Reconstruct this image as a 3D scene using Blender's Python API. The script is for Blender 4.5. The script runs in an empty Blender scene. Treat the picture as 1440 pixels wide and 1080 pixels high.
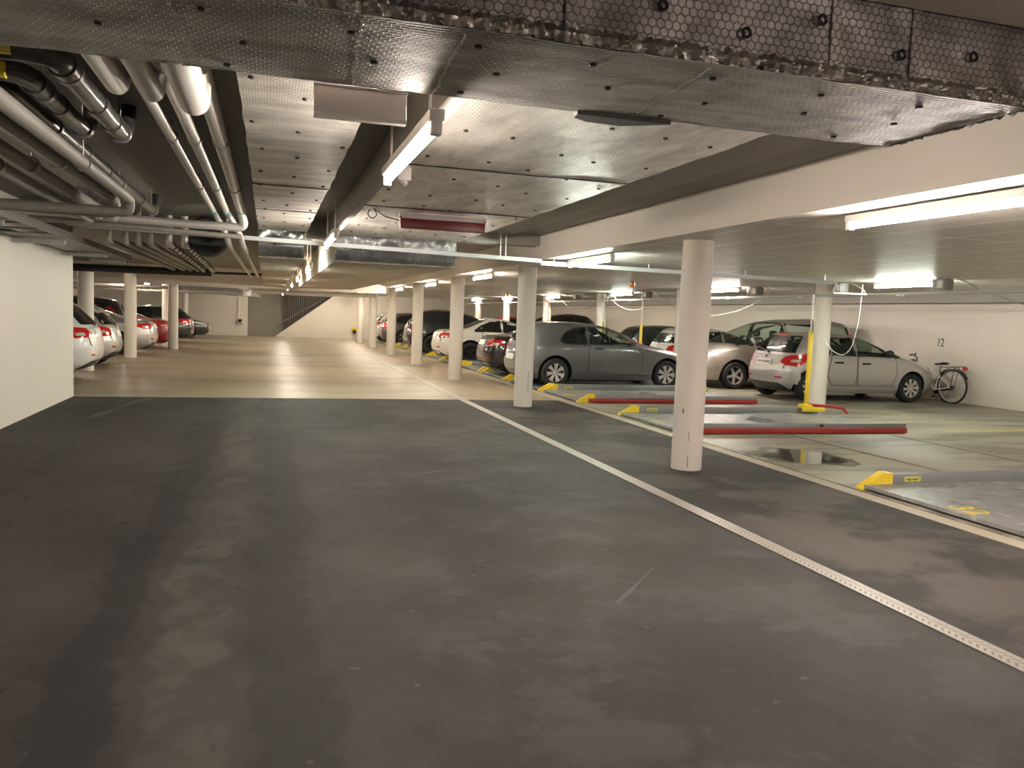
import bpy, bmesh, math, random
import numpy as np
from mathutils import Vector, Matrix, noise
from mathutils.geometry import delaunay_2d_cdt
random.seed(7)
PI = math.pi
SC = bpy.context.scene
COL = SC.collection

# ------------------------------------------------------------------ materials
def new_mat(name):
    m = bpy.data.materials.new(name); m.use_nodes = True
    nt = m.node_tree; nt.nodes.clear()
    out = nt.nodes.new('ShaderNodeOutputMaterial')
    b = nt.nodes.new('ShaderNodeBsdfPrincipled')
    nt.links.new(b.outputs[0], out.inputs[0])
    return m, nt, b
def N(nt, typ, **kw):
    n = nt.nodes.new(typ)
    for k, v in kw.items():
        if k.startswith('i_'):
            n.inputs[int(k[2:])].default_value = v
        else: setattr(n, k, v)
    return n
def lk(nt, a, b): nt.links.new(a, b)
def mth(nt, op, a, b=None, c=None, clamp=False):
    n = nt.nodes.new('ShaderNodeMath'); n.operation = op; n.use_clamp = clamp
    for i, v in enumerate((a, b, c)):
        if v is None: continue
        if isinstance(v, (int, float)): n.inputs[i].default_value = v
        else: lk(nt, v, n.inputs[i])
    return n.outputs[0]
def mixc(nt, fac, a, b):
    n = nt.nodes.new('ShaderNodeMix'); n.data_type = 'RGBA'
    for i, v in ((0, fac), (6, a), (7, b)):
        if isinstance(v, (int, float)): n.inputs[i].default_value = v
        elif isinstance(v, tuple): n.inputs[i].default_value = (*v, 1)
        else: lk(nt, v, n.inputs[i])
    return n.outputs[2]
def objco(nt, scale=(1, 1, 1)):
    t = nt.nodes.new('ShaderNodeTexCoord'); mp = nt.nodes.new('ShaderNodeMapping')
    mp.inputs['Scale'].default_value = scale
    lk(nt, t.outputs['Object'], mp.inputs[0]); return mp.outputs[0]
def tnoise(nt, co, scale, detail=4, rough=.55):
    n = nt.nodes.new('ShaderNodeTexNoise'); n.inputs['Scale'].default_value = scale
    n.inputs['Detail'].default_value = detail; n.inputs['Roughness'].default_value = rough
    lk(nt, co, n.inputs['Vector']); return n.outputs['Fac']
def ramp(nt, f, lo, hi):
    n = nt.nodes.new('ShaderNodeMapRange'); n.interpolation_type = 'SMOOTHSTEP'
    n.inputs[1].default_value = lo; n.inputs[2].default_value = hi
    lk(nt, f, n.inputs[0]); return n.outputs[0]
def bump(nt, b, h, strength=.3, dist=.01):
    n = nt.nodes.new('ShaderNodeBump'); n.inputs['Strength'].default_value = strength
    n.inputs['Distance'].default_value = dist
    lk(nt, h, n.inputs['Height']); lk(nt, n.outputs[0], b.inputs['Normal'])
def simple(name, col, rough=.5, metal=0., var=.06, vs=6., coat=0., spec=.5):
    m, nt, b = new_mat(name)
    co = objco(nt); f = tnoise(nt, co, vs)
    lk(nt, mixc(nt, f, tuple(c*(1-var) for c in col), tuple(min(1, c*(1+var)) for c in col)), b.inputs['Base Color'])
    b.inputs['Roughness'].default_value = rough; b.inputs['Metallic'].default_value = metal
    b.inputs['Coat Weight'].default_value = coat; b.inputs['Coat Roughness'].default_value = .04
    b.inputs['Specular IOR Level'].default_value = spec
    return m
def emit(name, col, s):
    m, nt, b = new_mat(name)
    b.inputs['Base Color'].default_value = (.9, .9, .9, 1)
    b.inputs['Emission Color'].default_value = (*col, 1); b.inputs['Emission Strength'].default_value = s
    return m
M = {}
def painted(name, col, streak=.05, rough=.6, bumpy=.15):
    m, nt, b = new_mat(name)
    co = objco(nt); f = tnoise(nt, co, 1.1, 6); g = tnoise(nt, co, 40, 3)
    c = mixc(nt, f, tuple(x*(1-streak) for x in col), tuple(x*(1+streak) for x in col))
    sp = ramp(nt, tnoise(nt, co, 9, 2), .74, .78)
    c = mixc(nt, mth(nt, 'MULTIPLY', sp, .25), c, tuple(x*.5 for x in col))
    lk(nt, c, b.inputs['Base Color']); b.inputs['Roughness'].default_value = rough
    bump(nt, b, mth(nt, 'ADD', g, f), bumpy, .004)
    return m
M['wall'] = painted('white_wall_paint', (.66, .61, .53))
M['wall_r'] = painted('cream_wall_paint', (.74, .67, .585))
M['column'] = painted('white_column_paint', (.72, .66, .58), .03)
M['slab_white'] = painted('painted_slab', (.60, .55, .47), .05)
M['slab_grey'] = painted('bare_slab_concrete', (.24, .225, .20), .1)
M['slab_mid'] = painted('light_bare_concrete', (.36, .33, .285), .08)
M['concrete'] = painted('grey_wall_concrete', (.22, .20, .165), .18)
M['beam_white'] = painted('white_beam_paint', (.66, .60, .52), .03)
# ceiling of the right bay: painted concrete with pale board-joint ridges
def mk_boarded():
    m, nt, b = new_mat('board_marked_ceiling')
    co = objco(nt); f = tnoise(nt, co, 1.3, 5)
    c = mixc(nt, f, (.53, .49, .42), (.62, .575, .50))
    t = nt.nodes.new('ShaderNodeSeparateXYZ'); lk(nt, co, t.inputs[0])
    x, y = t.outputs[0], t.outputs[1]
    wob = mth(nt, 'MULTIPLY', tnoise(nt, co, .5, 2), .1)
    def lines(v, per):
        q = mth(nt, 'FRACT', mth(nt, 'DIVIDE', mth(nt, 'ADD', mth(nt, 'ADD', v, 50.), wob), per))
        return mth(nt, 'LESS_THAN', mth(nt, 'ABSOLUTE', mth(nt, 'SUBTRACT', q, .5)), .016/per)
    l = mth(nt, 'MAXIMUM', lines(x, .62), lines(y, 2.5))
    l = mth(nt, 'MULTIPLY', l, ramp(nt, tnoise(nt, co, 3, 3), .36, .5))
    c = mixc(nt, l, c, (1., .97, .9))
    lk(nt, c, b.inputs['Base Color']); b.inputs['Roughness'].default_value = .42
    bump(nt, b, mth(nt, 'ADD', f, l), .25, .01)
    return m
M['boarded'] = mk_boarded()
# floors
def mk_floor():
    m, nt, b = new_mat('beige_coated_floor')
    co = objco(nt)
    f = tnoise(nt, co, .7, 6); g = tnoise(nt, objco(nt, (.35, .95, 1)), .9, 3)
    c = mixc(nt, f, (.25, .20, .128), (.365, .297, .198))
    c = mixc(nt, mth(nt, 'MULTIPLY', ramp(nt, g, .45, .75), .55), c, (.21, .172, .12))
    h = tnoise(nt, co, 5, 5)
    c = mixc(nt, mth(nt, 'MULTIPLY', ramp(nt, h, .6, .75), .3), c, (.18, .16, .13))
    lk(nt, c, b.inputs['Base Color'])
    r = mth(nt, 'MULTIPLY_ADD', g, .35, .22); lk(nt, r, b.inputs['Roughness'])
    bump(nt, b, g, .06, .01)
    return m
M['floor'] = mk_floor()
def mk_pit():
    m, nt, b = new_mat('bay_floor_concrete')
    co = objco(nt); f = tnoise(nt, co, .9, 6); g = tnoise(nt, objco(nt, (.3, 1.2, 1)), 1.5, 5)
    c = mixc(nt, f, (.25, .235, .175), (.41, .38, .30))
    c = mixc(nt, mth(nt, 'MULTIPLY', ramp(nt, g, .42, .62), .8), c, (.13, .122, .088))
    t = nt.nodes.new('ShaderNodeSeparateXYZ'); lk(nt, co, t.inputs[0])
    dx = mth(nt, 'SUBTRACT', t.outputs[0], 6.3); dy = mth(nt, 'SUBTRACT', t.outputs[1], 8.55)
    d = mth(nt, 'SQRT', mth(nt, 'ADD', mth(nt, 'MULTIPLY', dx, dx), mth(nt, 'MULTIPLY', dy, dy)))
    wet = ramp(nt, mth(nt, 'ADD', d, mth(nt, 'MULTIPLY', tnoise(nt, co, 1.6, 5), 1.1)), 1.36, .95)
    c = mixc(nt, mth(nt, 'MULTIPLY', wet, .8), c, (.05, .048, .038))
    lk(nt, c, b.inputs['Base Color'])
    lk(nt, mth(nt, 'MULTIPLY_ADD', wet, -.42, .45), b.inputs['Roughness'])
    return m
M['pit'] = mk_pit()
def mk_asphalt():
    m, nt, b = new_mat('dark_asphalt')
    co = objco(nt); t = nt.nodes.new('ShaderNodeSeparateXYZ'); lk(nt, co, t.inputs[0])
    x, y = t.outputs[0], t.outputs[1]
    f = tnoise(nt, co, .55, 6, .6); g = tnoise(nt, co, 2.4, 6, .65)
    c = mixc(nt, ramp(nt, f, .3, .7), (.017, .0152, .0133), (.047, .043, .038))
    c = mixc(nt, mth(nt, 'MULTIPLY', ramp(nt, g, .5, .66), .5), c, (.050, .046, .040))
    # worn tyre tracks along the aisle: dark rubber bands and dusty bands between
    wob = mth(nt, 'MULTIPLY', mth(nt, 'SUBTRACT', tnoise(nt, co, .35, 3), .5), .9)
    xs = mth(nt, 'ADD', x, wob)
    edge = mth(nt, 'MULTIPLY', mth(nt, 'SUBTRACT', tnoise(nt, co, 4, 5), .5), .28)
    xe = mth(nt, 'ADD', xs, edge)
    def band(x0, w, amt):
        d = mth(nt, 'ABSOLUTE', mth(nt, 'SUBTRACT', xe, x0))
        return mth(nt, 'MULTIPLY', ramp(nt, d, w, w*.6), amt)
    fade = ramp(nt, y, 15., 7.)
    c = mixc(nt, mth(nt, 'MULTIPLY', band(-.75, .16, .8), fade), c, (.0105, .0096, .009))
    c = mixc(nt, mth(nt, 'MULTIPLY', band(.12, .22, .65), fade), c, (.012, .011, .010))
    dust = mth(nt, 'MULTIPLY', band(-.32, .2, .6), ramp(nt, g, .38, .58))
    c = mixc(nt, dust, c, (.085, .076, .065))
    dust2 = mth(nt, 'MULTIPLY', band(-1.5, .55, .45), ramp(nt, g, .36, .56))
    c = mixc(nt, mth(nt, 'MULTIPLY', dust2, fade), c, (.064, .056, .046))
    # footprint-like stains and small pale chips
    v = nt.nodes.new('ShaderNodeTexVoronoi'); v.inputs['Scale'].default_value = 5.; lk(nt, objco(nt, (1.6, 1, 1)), v.inputs['Vector'])
    st = mth(nt, 'MULTIPLY', ramp(nt, mth(nt, 'ADD', v.outputs['Distance'], mth(nt, 'MULTIPLY', tnoise(nt, co, 9, 5, .7), 1.1)), .76, .66), ramp(nt, tnoise(nt, co, .8, 2), .42, .54))
    c = mixc(nt, mth(nt, 'MULTIPLY', st, mth(nt, 'MULTIPLY', ramp(nt, x, .5, -.3), .85)), c, (.014, .0125, .011))
    v2 = nt.nodes.new('ShaderNodeTexVoronoi'); v2.inputs['Scale'].default_value = 5.5; lk(nt, co, v2.inputs['Vector'])
    ch = mth(nt, 'MULTIPLY', mth(nt, 'LESS_THAN', mth(nt, 'ADD', v2.outputs['Distance'], mth(nt, 'MULTIPLY', tnoise(nt, co, 26, 5, .7), .75)), .45), ramp(nt, tnoise(nt, co, 1.7, 2), .47, .55))
    c = mixc(nt, mth(nt, 'MULTIPLY', ch, .55), c, (.10, .092, .08))
    pn = tnoise(nt, co, .85, 6, .62)
    c = mixc(nt, mth(nt, 'MULTIPLY', mth(nt, 'MULTIPLY', ramp(nt, pn, .46, .56), ramp(nt, x, 3.3, 3.9)), .75), c, (.088, .074, .061))
    c = mixc(nt, mth(nt, 'MULTIPLY', mth(nt, 'MULTIPLY', ramp(nt, pn, .50, .44), ramp(nt, x, 3.3, 3.9)), .6), c, (.020, .017, .0145))
    bl = mth(nt, 'MULTIPLY', ramp(nt, tnoise(nt, co, 1.15, 7, .68), .50, .60), mth(nt, 'MULTIPLY', ramp(nt, x, .2, 1.2), ramp(nt, x, 3.6, 3.2)))
    c = mixc(nt, mth(nt, 'MULTIPLY', bl, .6), c, (.066, .065, .062))
    gr = tnoise(nt, co, 160, 2)
    c = mixc(nt, mth(nt, 'MULTIPLY', gr, .25), c, (.048, .044, .039))
    lk(nt, c, b.inputs['Base Color'])
    lk(nt, mth(nt, 'MULTIPLY_ADD', g, .25, .58), b.inputs['Roughness']); b.inputs['Specular IOR Level'].default_value = .28
    bump(nt, b, mth(nt, 'ADD', mth(nt, 'MULTIPLY', gr, .25), g), .12, .006)
    return m
M['asphalt'] = mk_asphalt()
M['kerb'] = painted('pale_kerb_concrete', (.36, .315, .235), .15)
M['groove'] = simple('groove_dark', (.02, .018, .014), .9)
# aluminium foil insulation, ribbed, optionally under chicken wire
def hexmask(nt, co, s, w):
    sc = nt.nodes.new('ShaderNodeVectorMath'); sc.operation = 'MULTIPLY_ADD'
    lk(nt, co, sc.inputs[0]); sc.inputs[1].default_value = (s, s, 0); sc.inputs[2].default_value = (1000, 1732.0508, 0)
    def cell(off):
        a = nt.nodes.new('ShaderNodeVectorMath'); a.operation = 'ADD'; lk(nt, sc.outputs[0], a.inputs[0]); a.inputs[1].default_value = (.5*off, .8660254*off, 0)
        m_ = nt.nodes.new('ShaderNodeVectorMath'); m_.operation = 'MODULO'; lk(nt, a.outputs[0], m_.inputs[0]); m_.inputs[1].default_value = (1, 1.7320508, 1)
        s_ = nt.nodes.new('ShaderNodeVectorMath'); s_.operation = 'SUBTRACT'; lk(nt, m_.outputs[0], s_.inputs[0]); s_.inputs[1].default_value = (.5, .8660254, 0)
        ab = nt.nodes.new('ShaderNodeVectorMath'); ab.operation = 'ABSOLUTE'; lk(nt, s_.outputs[0], ab.inputs[0])
        d = nt.nodes.new('ShaderNodeVectorMath'); d.operation = 'DOT_PRODUCT'; lk(nt, ab.outputs[0], d.inputs[0]); d.inputs[1].default_value = (.5, .8660254, 0)
        x = nt.nodes.new('ShaderNodeSeparateXYZ'); lk(nt, ab.outputs[0], x.inputs[0])
        return mth(nt, 'MAXIMUM', d.outputs['Value'], x.outputs[0])
    d = mth(nt, 'MINIMUM', cell(0), cell(1))
    return ramp(nt, d, .5-w*1.6, .5-w*.4)
def foil(name, col, rough=.34, rib=(0, 55, 0), wire=None, rot=None, wrinkle=.4, metal=.9):
    m, nt, b = new_mat(name)
    co = objco(nt)
    f = tnoise(nt, objco(nt, (1, 3.2, 1) if rib[1] else (3.2, 1, 1)), 1.3, 6, .65); g = tnoise(nt, co, 11, 4)
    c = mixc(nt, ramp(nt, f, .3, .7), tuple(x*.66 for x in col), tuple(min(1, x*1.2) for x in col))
    wv = nt.nodes.new('ShaderNodeTexWave'); wv.wave_type = 'BANDS'
    wv.bands_direction = 'Y' if rib[1] else 'X'
    wv.inputs['Scale'].default_value = max(rib); wv.inputs['Distortion'].default_value = 1.2; wv.inputs['Detail'].default_value = 1
    lk(nt, co, wv.inputs['Vector'])
    h = mth(nt, 'ADD', mth(nt, 'MULTIPLY', wv.outputs['Fac'], .35), mth(nt, 'MULTIPLY', g, wrinkle))
    h = mth(nt, 'ADD', h, mth(nt, 'MULTIPLY', f, wrinkle))
    if wire:
        q = co
        if wire[2]:
            sw = nt.nodes.new('ShaderNodeSeparateXYZ'); lk(nt, co, sw.inputs[0])
            cb = nt.nodes.new('ShaderNodeCombineXYZ'); lk(nt, sw.outputs[0], cb.inputs[0]); lk(nt, sw.outputs[2], cb.inputs[1])
            q = cb.outputs[0]
        hm = hexmask(nt, q, wire[0], wire[1])
        c = mixc(nt, mth(nt, 'MULTIPLY', hm, wire[3]), c, (.05, .045, .04))
        h = mth(nt, 'ADD', h, mth(nt, 'MULTIPLY', hm, .5))
    lk(nt, c, b.inputs['Base Color'])
    b.inputs['Metallic'].default_value = metal
    lk(nt, mth(nt, 'MULTIPLY_ADD', g, .2, rough-.1), b.inputs['Roughness'])
    bump(nt, b, h, .5, .008)
    return m
M['foil'] = foil('ribbed_foil', (.78, .73, .66), .45, (0, 17, 0), (34, .10, False, .45), wrinkle=.25)
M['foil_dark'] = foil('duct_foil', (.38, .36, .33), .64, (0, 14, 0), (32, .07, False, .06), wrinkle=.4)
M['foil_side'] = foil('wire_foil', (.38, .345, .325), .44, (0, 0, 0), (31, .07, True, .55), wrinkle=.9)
M['foil_y'] = foil('ribbed_foil_lengthwise', (.77, .725, .66), .42, (15, 0, 0), (36, .10, False, .12), wrinkle=.25)
M['foil_seam'] = foil('seam_foil', (.40, .365, .335), .42, (0, 0, 0), None, wrinkle=1.6)
M['foil_edge'] = foil('crumpled_foil', (.62, .59, .55), .3, (0, 0, 0), (30, .10, False, .5), wrinkle=1.2)
M['foil_front'] = foil('box_front_foil', (.60, .62, .62), .25, (0, 0, 0), None, wrinkle=1.3)
M['foil_under'] = foil('box_under_foil', (.46, .415, .35), .55, (0, 60, 0), None, wrinkle=.2, metal=.55)
M['pin'] = simple('dark_pin', (.03, .03, .03), .4, .8)
M['galv'] = simple('galvanised_steel', (.48, .49, .48), .38, .85, .12, 9)
M['tray_grey'] = simple('grey_steel_tray', (.50, .53, .52), .45, .35, .06)
M['wall_tray'] = simple('dull_steel_tray', (.21, .21, .195), .45, .6, .12)
M['pipe_grey'] = simple('grey_pipe_lagging', (.24, .22, .19), .55, .08, .1)
M['pipe_silver'] = simple('foil_pipe_lagging', (.60, .575, .53), .46, .55, .12, 14)
M['pipe_black'] = simple('black_drain_plastic', (.022, .021, .022), .28, 0, .1)
M['pipe_drain'] = simple('dark_grey_drain', (.075, .07, .063), .28, .3, .12)
M['rubber_black'] = simple('black_rubber', (.018, .018, .018), .6)
M['steel_rod'] = simple('steel_rod', (.30, .29, .27), .4, .8)
M['white_plastic'] = simple('white_plastic', (.74, .69, .62), .4)
M['grey_plastic'] = simple('grey_plastic', (.33, .32, .30), .45)
M['sign_back'] = simple('cream_sign_case', (.56, .49, .45), .4, 0, .04)
M['sign_red'] = simple('dark_red_panel', (.16, .012, .014), .35)
M['yellow'] = simple('yellow_paint', (.82, .60, .035), .4, 0, .1)
M['yellow_dull'] = simple('worn_yellow_paint', (.62, .55, .10), .5, 0, .2)
M['red'] = simple('red_paint', (.36, .030, .022), .42, 0, .12)
M['black_line'] = simple('black_line', (.015, .015, .015), .6)
M['orange'] = simple('orange_lens', (.85, .22, .03), .2)
M['green'] = simple('green_valve', (.02, .25, .20), .35)
def mk_deck():
    m, nt, b = new_mat('galvanised_deck')
    co = objco(nt); f = tnoise(nt, co, 1.6, 6); g = tnoise(nt, co, 6, 5)
    c = mixc(nt, f, (.22, .222, .208), (.40, .405, .385))
    c = mixc(nt, mth(nt, 'MULTIPLY', ramp(nt, g, .56, .7), .7), c, (.55, .56, .54))
    c = mixc(nt, mth(nt, 'MULTIPLY', ramp(nt, g, .45, .35), .5), c, (.10, .095, .08))
    lk(nt, c, b.inputs['Base Color']); b.inputs['Metallic'].default_value = .45
    lk(nt, mth(nt, 'MULTIPLY_ADD', f, .35, .28), b.inputs['Roughness'])
    wv = nt.nodes.new('ShaderNodeTexWave'); wv.bands_direction = 'Y'; wv.inputs['Scale'].default_value = 2.2; lk(nt, co, wv.inputs['Vector'])
    bump(nt, b, mth(nt, 'ADD', mth(nt, 'MULTIPLY', wv.outputs['Fac'], .25), g), .22, .01)
    return m
M['deck'] = mk_deck()
M['beam_steel'] = simple('pallet_side_steel', (.27, .285, .285), .42, .5, .12)
def mk_grate():
    m, nt, b = new_mat('slotted_drain_grate')
    co = objco(nt); t = nt.nodes.new('ShaderNodeSeparateXYZ'); lk(nt, co, t.inputs[0])
    x, y = t.outputs[0], t.outputs[1]
    u = mth(nt, 'FRACT', mth(nt, 'MULTIPLY', mth(nt, 'ADD', mth(nt, 'ABSOLUTE', x), mth(nt, 'ADD', y, 20.)), 22.))
    slot = mth(nt, 'LESS_THAN', mth(nt, 'ABSOLUTE', mth(nt, 'SUBTRACT', u, .5)), .22)
    slot = mth(nt, 'MULTIPLY', slot, mth(nt, 'LESS_THAN', mth(nt, 'ABSOLUTE', x), .042))
    slot = mth(nt, 'MULTIPLY', slot, mth(nt, 'GREATER_THAN', mth(nt, 'ABSOLUTE', x), .006))
    f = tnoise(nt, co, 3, 4)
    c = mixc(nt, f, (.36, .325, .275), (.55, .50, .425))
    c = mixc(nt, mth(nt, 'MULTIPLY', slot, .6), c, (.07, .063, .055))
    lk(nt, c, b.inputs['Base Color']); b.inputs['Metallic'].default_value = .35; b.inputs['Roughness'].default_value = .42
    bump(nt, b, slot, -.6, .01)
    return m
M['grate'] = mk_grate()
def mk_perf():
    m, nt, b = new_mat('perforated_tray')
    co = objco(nt, (26, 26, 26))
    v = nt.nodes.new('ShaderNodeTexVoronoi'); v.inputs['Randomness'].default_value = .15; lk(nt, co, v.inputs['Vector']); v.inputs['Scale'].default_value = 1.
    h = mth(nt, 'LESS_THAN', v.outputs['Distance'], .27)
    lk(nt, mixc(nt, h, (.20, .20, .18), (.035, .035, .03)), b.inputs['Base Color'])
    b.inputs['Metallic'].default_value = .5; b.inputs['Roughness'].default_value = .4
    return m
M['perf'] = mk_perf()
def paint(name, col, metal=.0, rough=.32):
    m, nt, b = new_mat(name)
    co = objco(nt, (60, 60, 60)); f = tnoise(nt, co, 8, 2)
    lk(nt, mixc(nt, f, tuple(c*.93 for c in col), tuple(min(1, c*1.07) for c in col)), b.inputs['Base Color'])
    b.inputs['Metallic'].default_value = metal; b.inputs['Roughness'].default_value = rough
    b.inputs['Coat Weight'].default_value = 1.; b.inputs['Coat Roughness'].default_value = .05
    return m
M['p_grey'] = paint('grey_metallic_paint', (.125, .13, .132), .5, .34)
M['p_silver'] = paint('silver_metallic_paint', (.50, .48, .46), .6, .38)
M['p_champagne'] = paint('champagne_metallic_paint', (.46, .42, .365), .6, .38)
M['p_white'] = paint('white_paint', (.76, .73, .68))
M['p_black'] = paint('black_paint', (.008, .008, .009), 0, .25)
M['p_navy'] = paint('blue_black_paint', (.006, .010, .014), 0, .25)
M['p_brown'] = paint('brown_metallic_paint', (.10, .080, .068), .5, .36)
M['p_red'] = paint('red_car_paint', (.42, .012, .015), 0, .3)
M['p_dkgrey'] = paint('dark_grey_paint', (.045, .043, .042), .4, .35)
M['glass'] = simple('dark_car_glass', (.012, .015, .015), .04, 0, .1, 3, 0, .6)
M['tyre'] = simple('tyre_rubber', (.014, .014, .015), .75)
M['rim'] = simple('silver_wheel', (.58, .56, .53), .32, .55)
M['rim_dark'] = simple('dark_wheel', (.03, .03, .032), .3, .5)
M['well'] = simple('wheel_well', (.008, .008, .008), .9)
M['trim_black'] = simple('black_trim', (.018, .018, .018), .45)
M['interior'] = simple('car_interior', (.045, .045, .045), .8)
M['seat'] = simple('seat_fabric', (.055, .055, .06), .9)
M['lens_red'] = simple('red_tail_lens', (.55, .015, .012), .12, 0, .25, 18, 1.)
M['lens_clear'] = simple('clear_lamp_lens', (.62, .60, .55), .12, .3, .3, 18, 1.)
M['lens_amber'] = simple('amber_lens', (.65, .22, .06), .15)
M['plate'] = simple('number_plate', (.72, .70, .66), .4)
M['chrome'] = simple('chrome', (.7, .69, .67), .12, 1.)
def mk_see():
    m, nt, b = new_mat('tinted_window_glass')
    out = [n for n in nt.nodes if n.type == 'OUTPUT_MATERIAL'][0]; nt.nodes.remove(b)
    tr = nt.nodes.new('ShaderNodeBsdfTransparent'); tr.inputs[0].default_value = (.86, .91, .87, 1)
    gl = nt.nodes.new('ShaderNodeBsdfGlossy'); gl.inputs['Roughness'].default_value = .03
    fr = nt.nodes.new('ShaderNodeFresnel'); fr.inputs[0].default_value = 1.5
    mx = nt.nodes.new('ShaderNodeMixShader'); geo = nt.nodes.new('ShaderNodeNewGeometry'); lk(nt, mth(nt, 'MULTIPLY', fr.outputs[0], mth(nt, 'SUBTRACT', 1., geo.outputs['Backfacing'])), mx.inputs[0]); lk(nt, tr.outputs[0], mx.inputs[1]); lk(nt, gl.outputs[0], mx.inputs[2])
    lk(nt, mx.outputs[0], out.inputs[0]); return m
M['see'] = mk_see()

# ------------------------------------------------------------------ object helpers
def prop(o, label=None, cat=None, group=None, kind=None):
    if label: o['label'] = label
    if cat: o['category'] = cat
    if group: o['group'] = group
    if kind: o['kind'] = kind
    return o
def root(name, loc, label, cat, group=None, rz=0.):
    o = bpy.data.objects.new(name, None); COL.objects.link(o)
    o.location = loc; o.rotation_euler = (0, 0, rz); o.empty_display_size = .1
    return prop(o, label, cat, group)
def link_mesh(name, me, mat, parent=None, smooth=35):
    if mat is not None:
        me.materials.clear(); me.materials.append(mat)
    if smooth:
        me.shade_smooth(); me.set_sharp_from_angle(angle=math.radians(smooth))
    o = bpy.data.objects.new(name, me); COL.objects.link(o)
    if parent is not None: o.parent = parent
    return o
class MB:
    def __init__(s): s.v = []; s.f = []
    def add(s, vs, fs):
        b = len(s.v); s.v += [tuple(p) for p in vs]; s.f += [tuple(b+i for i in f) for f in fs]; return s
    def box(s, x0, x1, y0, y1, z0, z1, bev=0.):
        if bev:
            bm = bmesh.new(); bmesh.ops.create_cube(bm, size=1.)
            for v in bm.verts: v.co = Vector((x0+(v.co.x+.5)*(x1-x0), y0+(v.co.y+.5)*(y1-y0), z0+(v.co.z+.5)*(z1-z0)))
            bmesh.ops.bevel(bm, geom=bm.edges[:], offset=bev, segments=2, affect='EDGES', profile=.5)
            return s.bm(bm)
        return s.add([(x0,y0,z0),(x1,y0,z0),(x1,y1,z0),(x0,y1,z0),(x0,y0,z1),(x1,y0,z1),(x1,y1,z1),(x0,y1,z1)],
                     [(0,3,2,1),(4,5,6,7),(0,1,5,4),(1,2,6,5),(2,3,7,6),(3,0,4,7)])
    def bm(s, bm):
        bm.verts.index_update()
        s.add([v.co[:] for v in bm.verts], [[v.index for v in f.verts] for f in bm.faces]); bm.free(); return s
    def tube(s, path, r, n=14, caps=True):
        P = [Vector(p) for p in path]
        t = (P[1]-P[0]).normalized(); up = Vector((0,0,1)) if abs(t.z) < .9 else Vector((1,0,0))
        a = t.cross(up).normalized(); b = t.cross(a)
        rings = []
        for i, p in enumerate(P):
            if i == 0: d = P[1]-P[0]
            elif i == len(P)-1: d = P[-1]-P[-2]
            else: d = (P[i+1]-P[i]).normalized()+(P[i]-P[i-1]).normalized()
            d.normalize()
            q = t.rotation_difference(d); a = q @ a; b = q @ b; t = d
            rr = r[i] if isinstance(r, (list, tuple)) else r
            rings.append([p+(a*math.cos(k*2*PI/n)+b*math.sin(k*2*PI/n))*rr for k in range(n)])
        vs = [v for R in rings for v in R]; fs = []
        for i in range(len(P)-1):
            for k in range(n):
                fs.append((i*n+k, i*n+(k+1)%n, (i+1)*n+(k+1)%n, (i+1)*n+k))
        if caps: fs.append(tuple(range(n-1,-1,-1))); fs.append(tuple((len(P)-1)*n+k for k in range(n)))
        return s.add(vs, fs)
    def lathe(s, prof, n=32, axis='Z', c=(0,0,0)):
        vs = []; fs = []; m = len(prof)
        for k in range(n):
            a = 2*PI*k/n
            for r, h in prof:
                p = (r*math.cos(a), r*math.sin(a), h)
                if axis == 'Y': p = (p[0], p[2], p[1])
                vs.append((p[0]+c[0], p[1]+c[1], p[2]+c[2]))
        for k in range(n):
            for i in range(m-1):
                q = (k*m+i, ((k+1)%n)*m+i, ((k+1)%n)*m+i+1, k*m+i+1)
                fs.append(q if axis != 'Y' else q[::-1])
        return s.add(vs, fs)
    def sphere(s, c, rad, seg=16, rings=10):
        bm = bmesh.new(); bmesh.ops.create_uvsphere(bm, u_segments=seg, v_segments=rings, radius=1.)
        for v in bm.verts: v.co = Vector((c[0]+v.co.x*rad[0], c[1]+v.co.y*rad[1], c[2]+v.co.z*rad[2]))
        return s.bm(bm)
    def prism(s, poly, lo, hi, axis):   # poly in the two other axes, extruded lo..hi along axis
        n = len(poly)
        mk = {'Y': lambda p, h: (p[0], h, p[1]), 'X': lambda p, h: (h, p[0], p[1]), 'Z': lambda p, h: (p[0], p[1], h)}[axis]
        vs = [mk(p, lo) for p in poly]+[mk(p, hi) for p in poly]
        fs = [tuple(range(n)), tuple(range(2*n-1, n-1, -1))]+[(i, i+n, (i+1)%n+n, (i+1)%n) for i in range(n)]
        return s.add(vs, fs)
    def mesh(s, name):
        me = bpy.data.meshes.new(name); me.from_pydata(s.v, [], s.f); me.validate(); 
        bm = bmesh.new(); bm.from_mesh(me); bmesh.ops.recalc_face_normals(bm, faces=bm.faces); bm.to_mesh(me); bm.free()
        return me
    def build(s, name, mat, parent=None, smooth=35): return link_mesh(name, s.mesh(name), mat, parent, smooth)
def rounded(pts, r=.08, k=6):
    P = [Vector(p) for p in pts]; out = [P[0]]
    for i in range(1, len(P)-1):
        a = (P[i-1]-P[i]); b = (P[i+1]-P[i]); rr = min(r, a.length*.49, b.length*.49)
        a = P[i]+a.normalized()*rr; b = P[i]+b.normalized()*rr
        for j in range(k+1):
            t = j/k; out.append(a*(1-t)**2+P[i]*2*t*(1-t)+b*t*t)
    out.append(P[-1]); return out
def struct(name, mb, mat, smooth=0):
    o = mb.build(name, mat, None, smooth); o['kind'] = 'structure'; return o
def one(name, mb, mat, label, cat, group=None, smooth=35):
    return prop(mb.build(name, mat, None, smooth), label, cat, group)
ORD = ['first','second','third','fourth','fifth','sixth','seventh','eighth','ninth','tenth']
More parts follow.
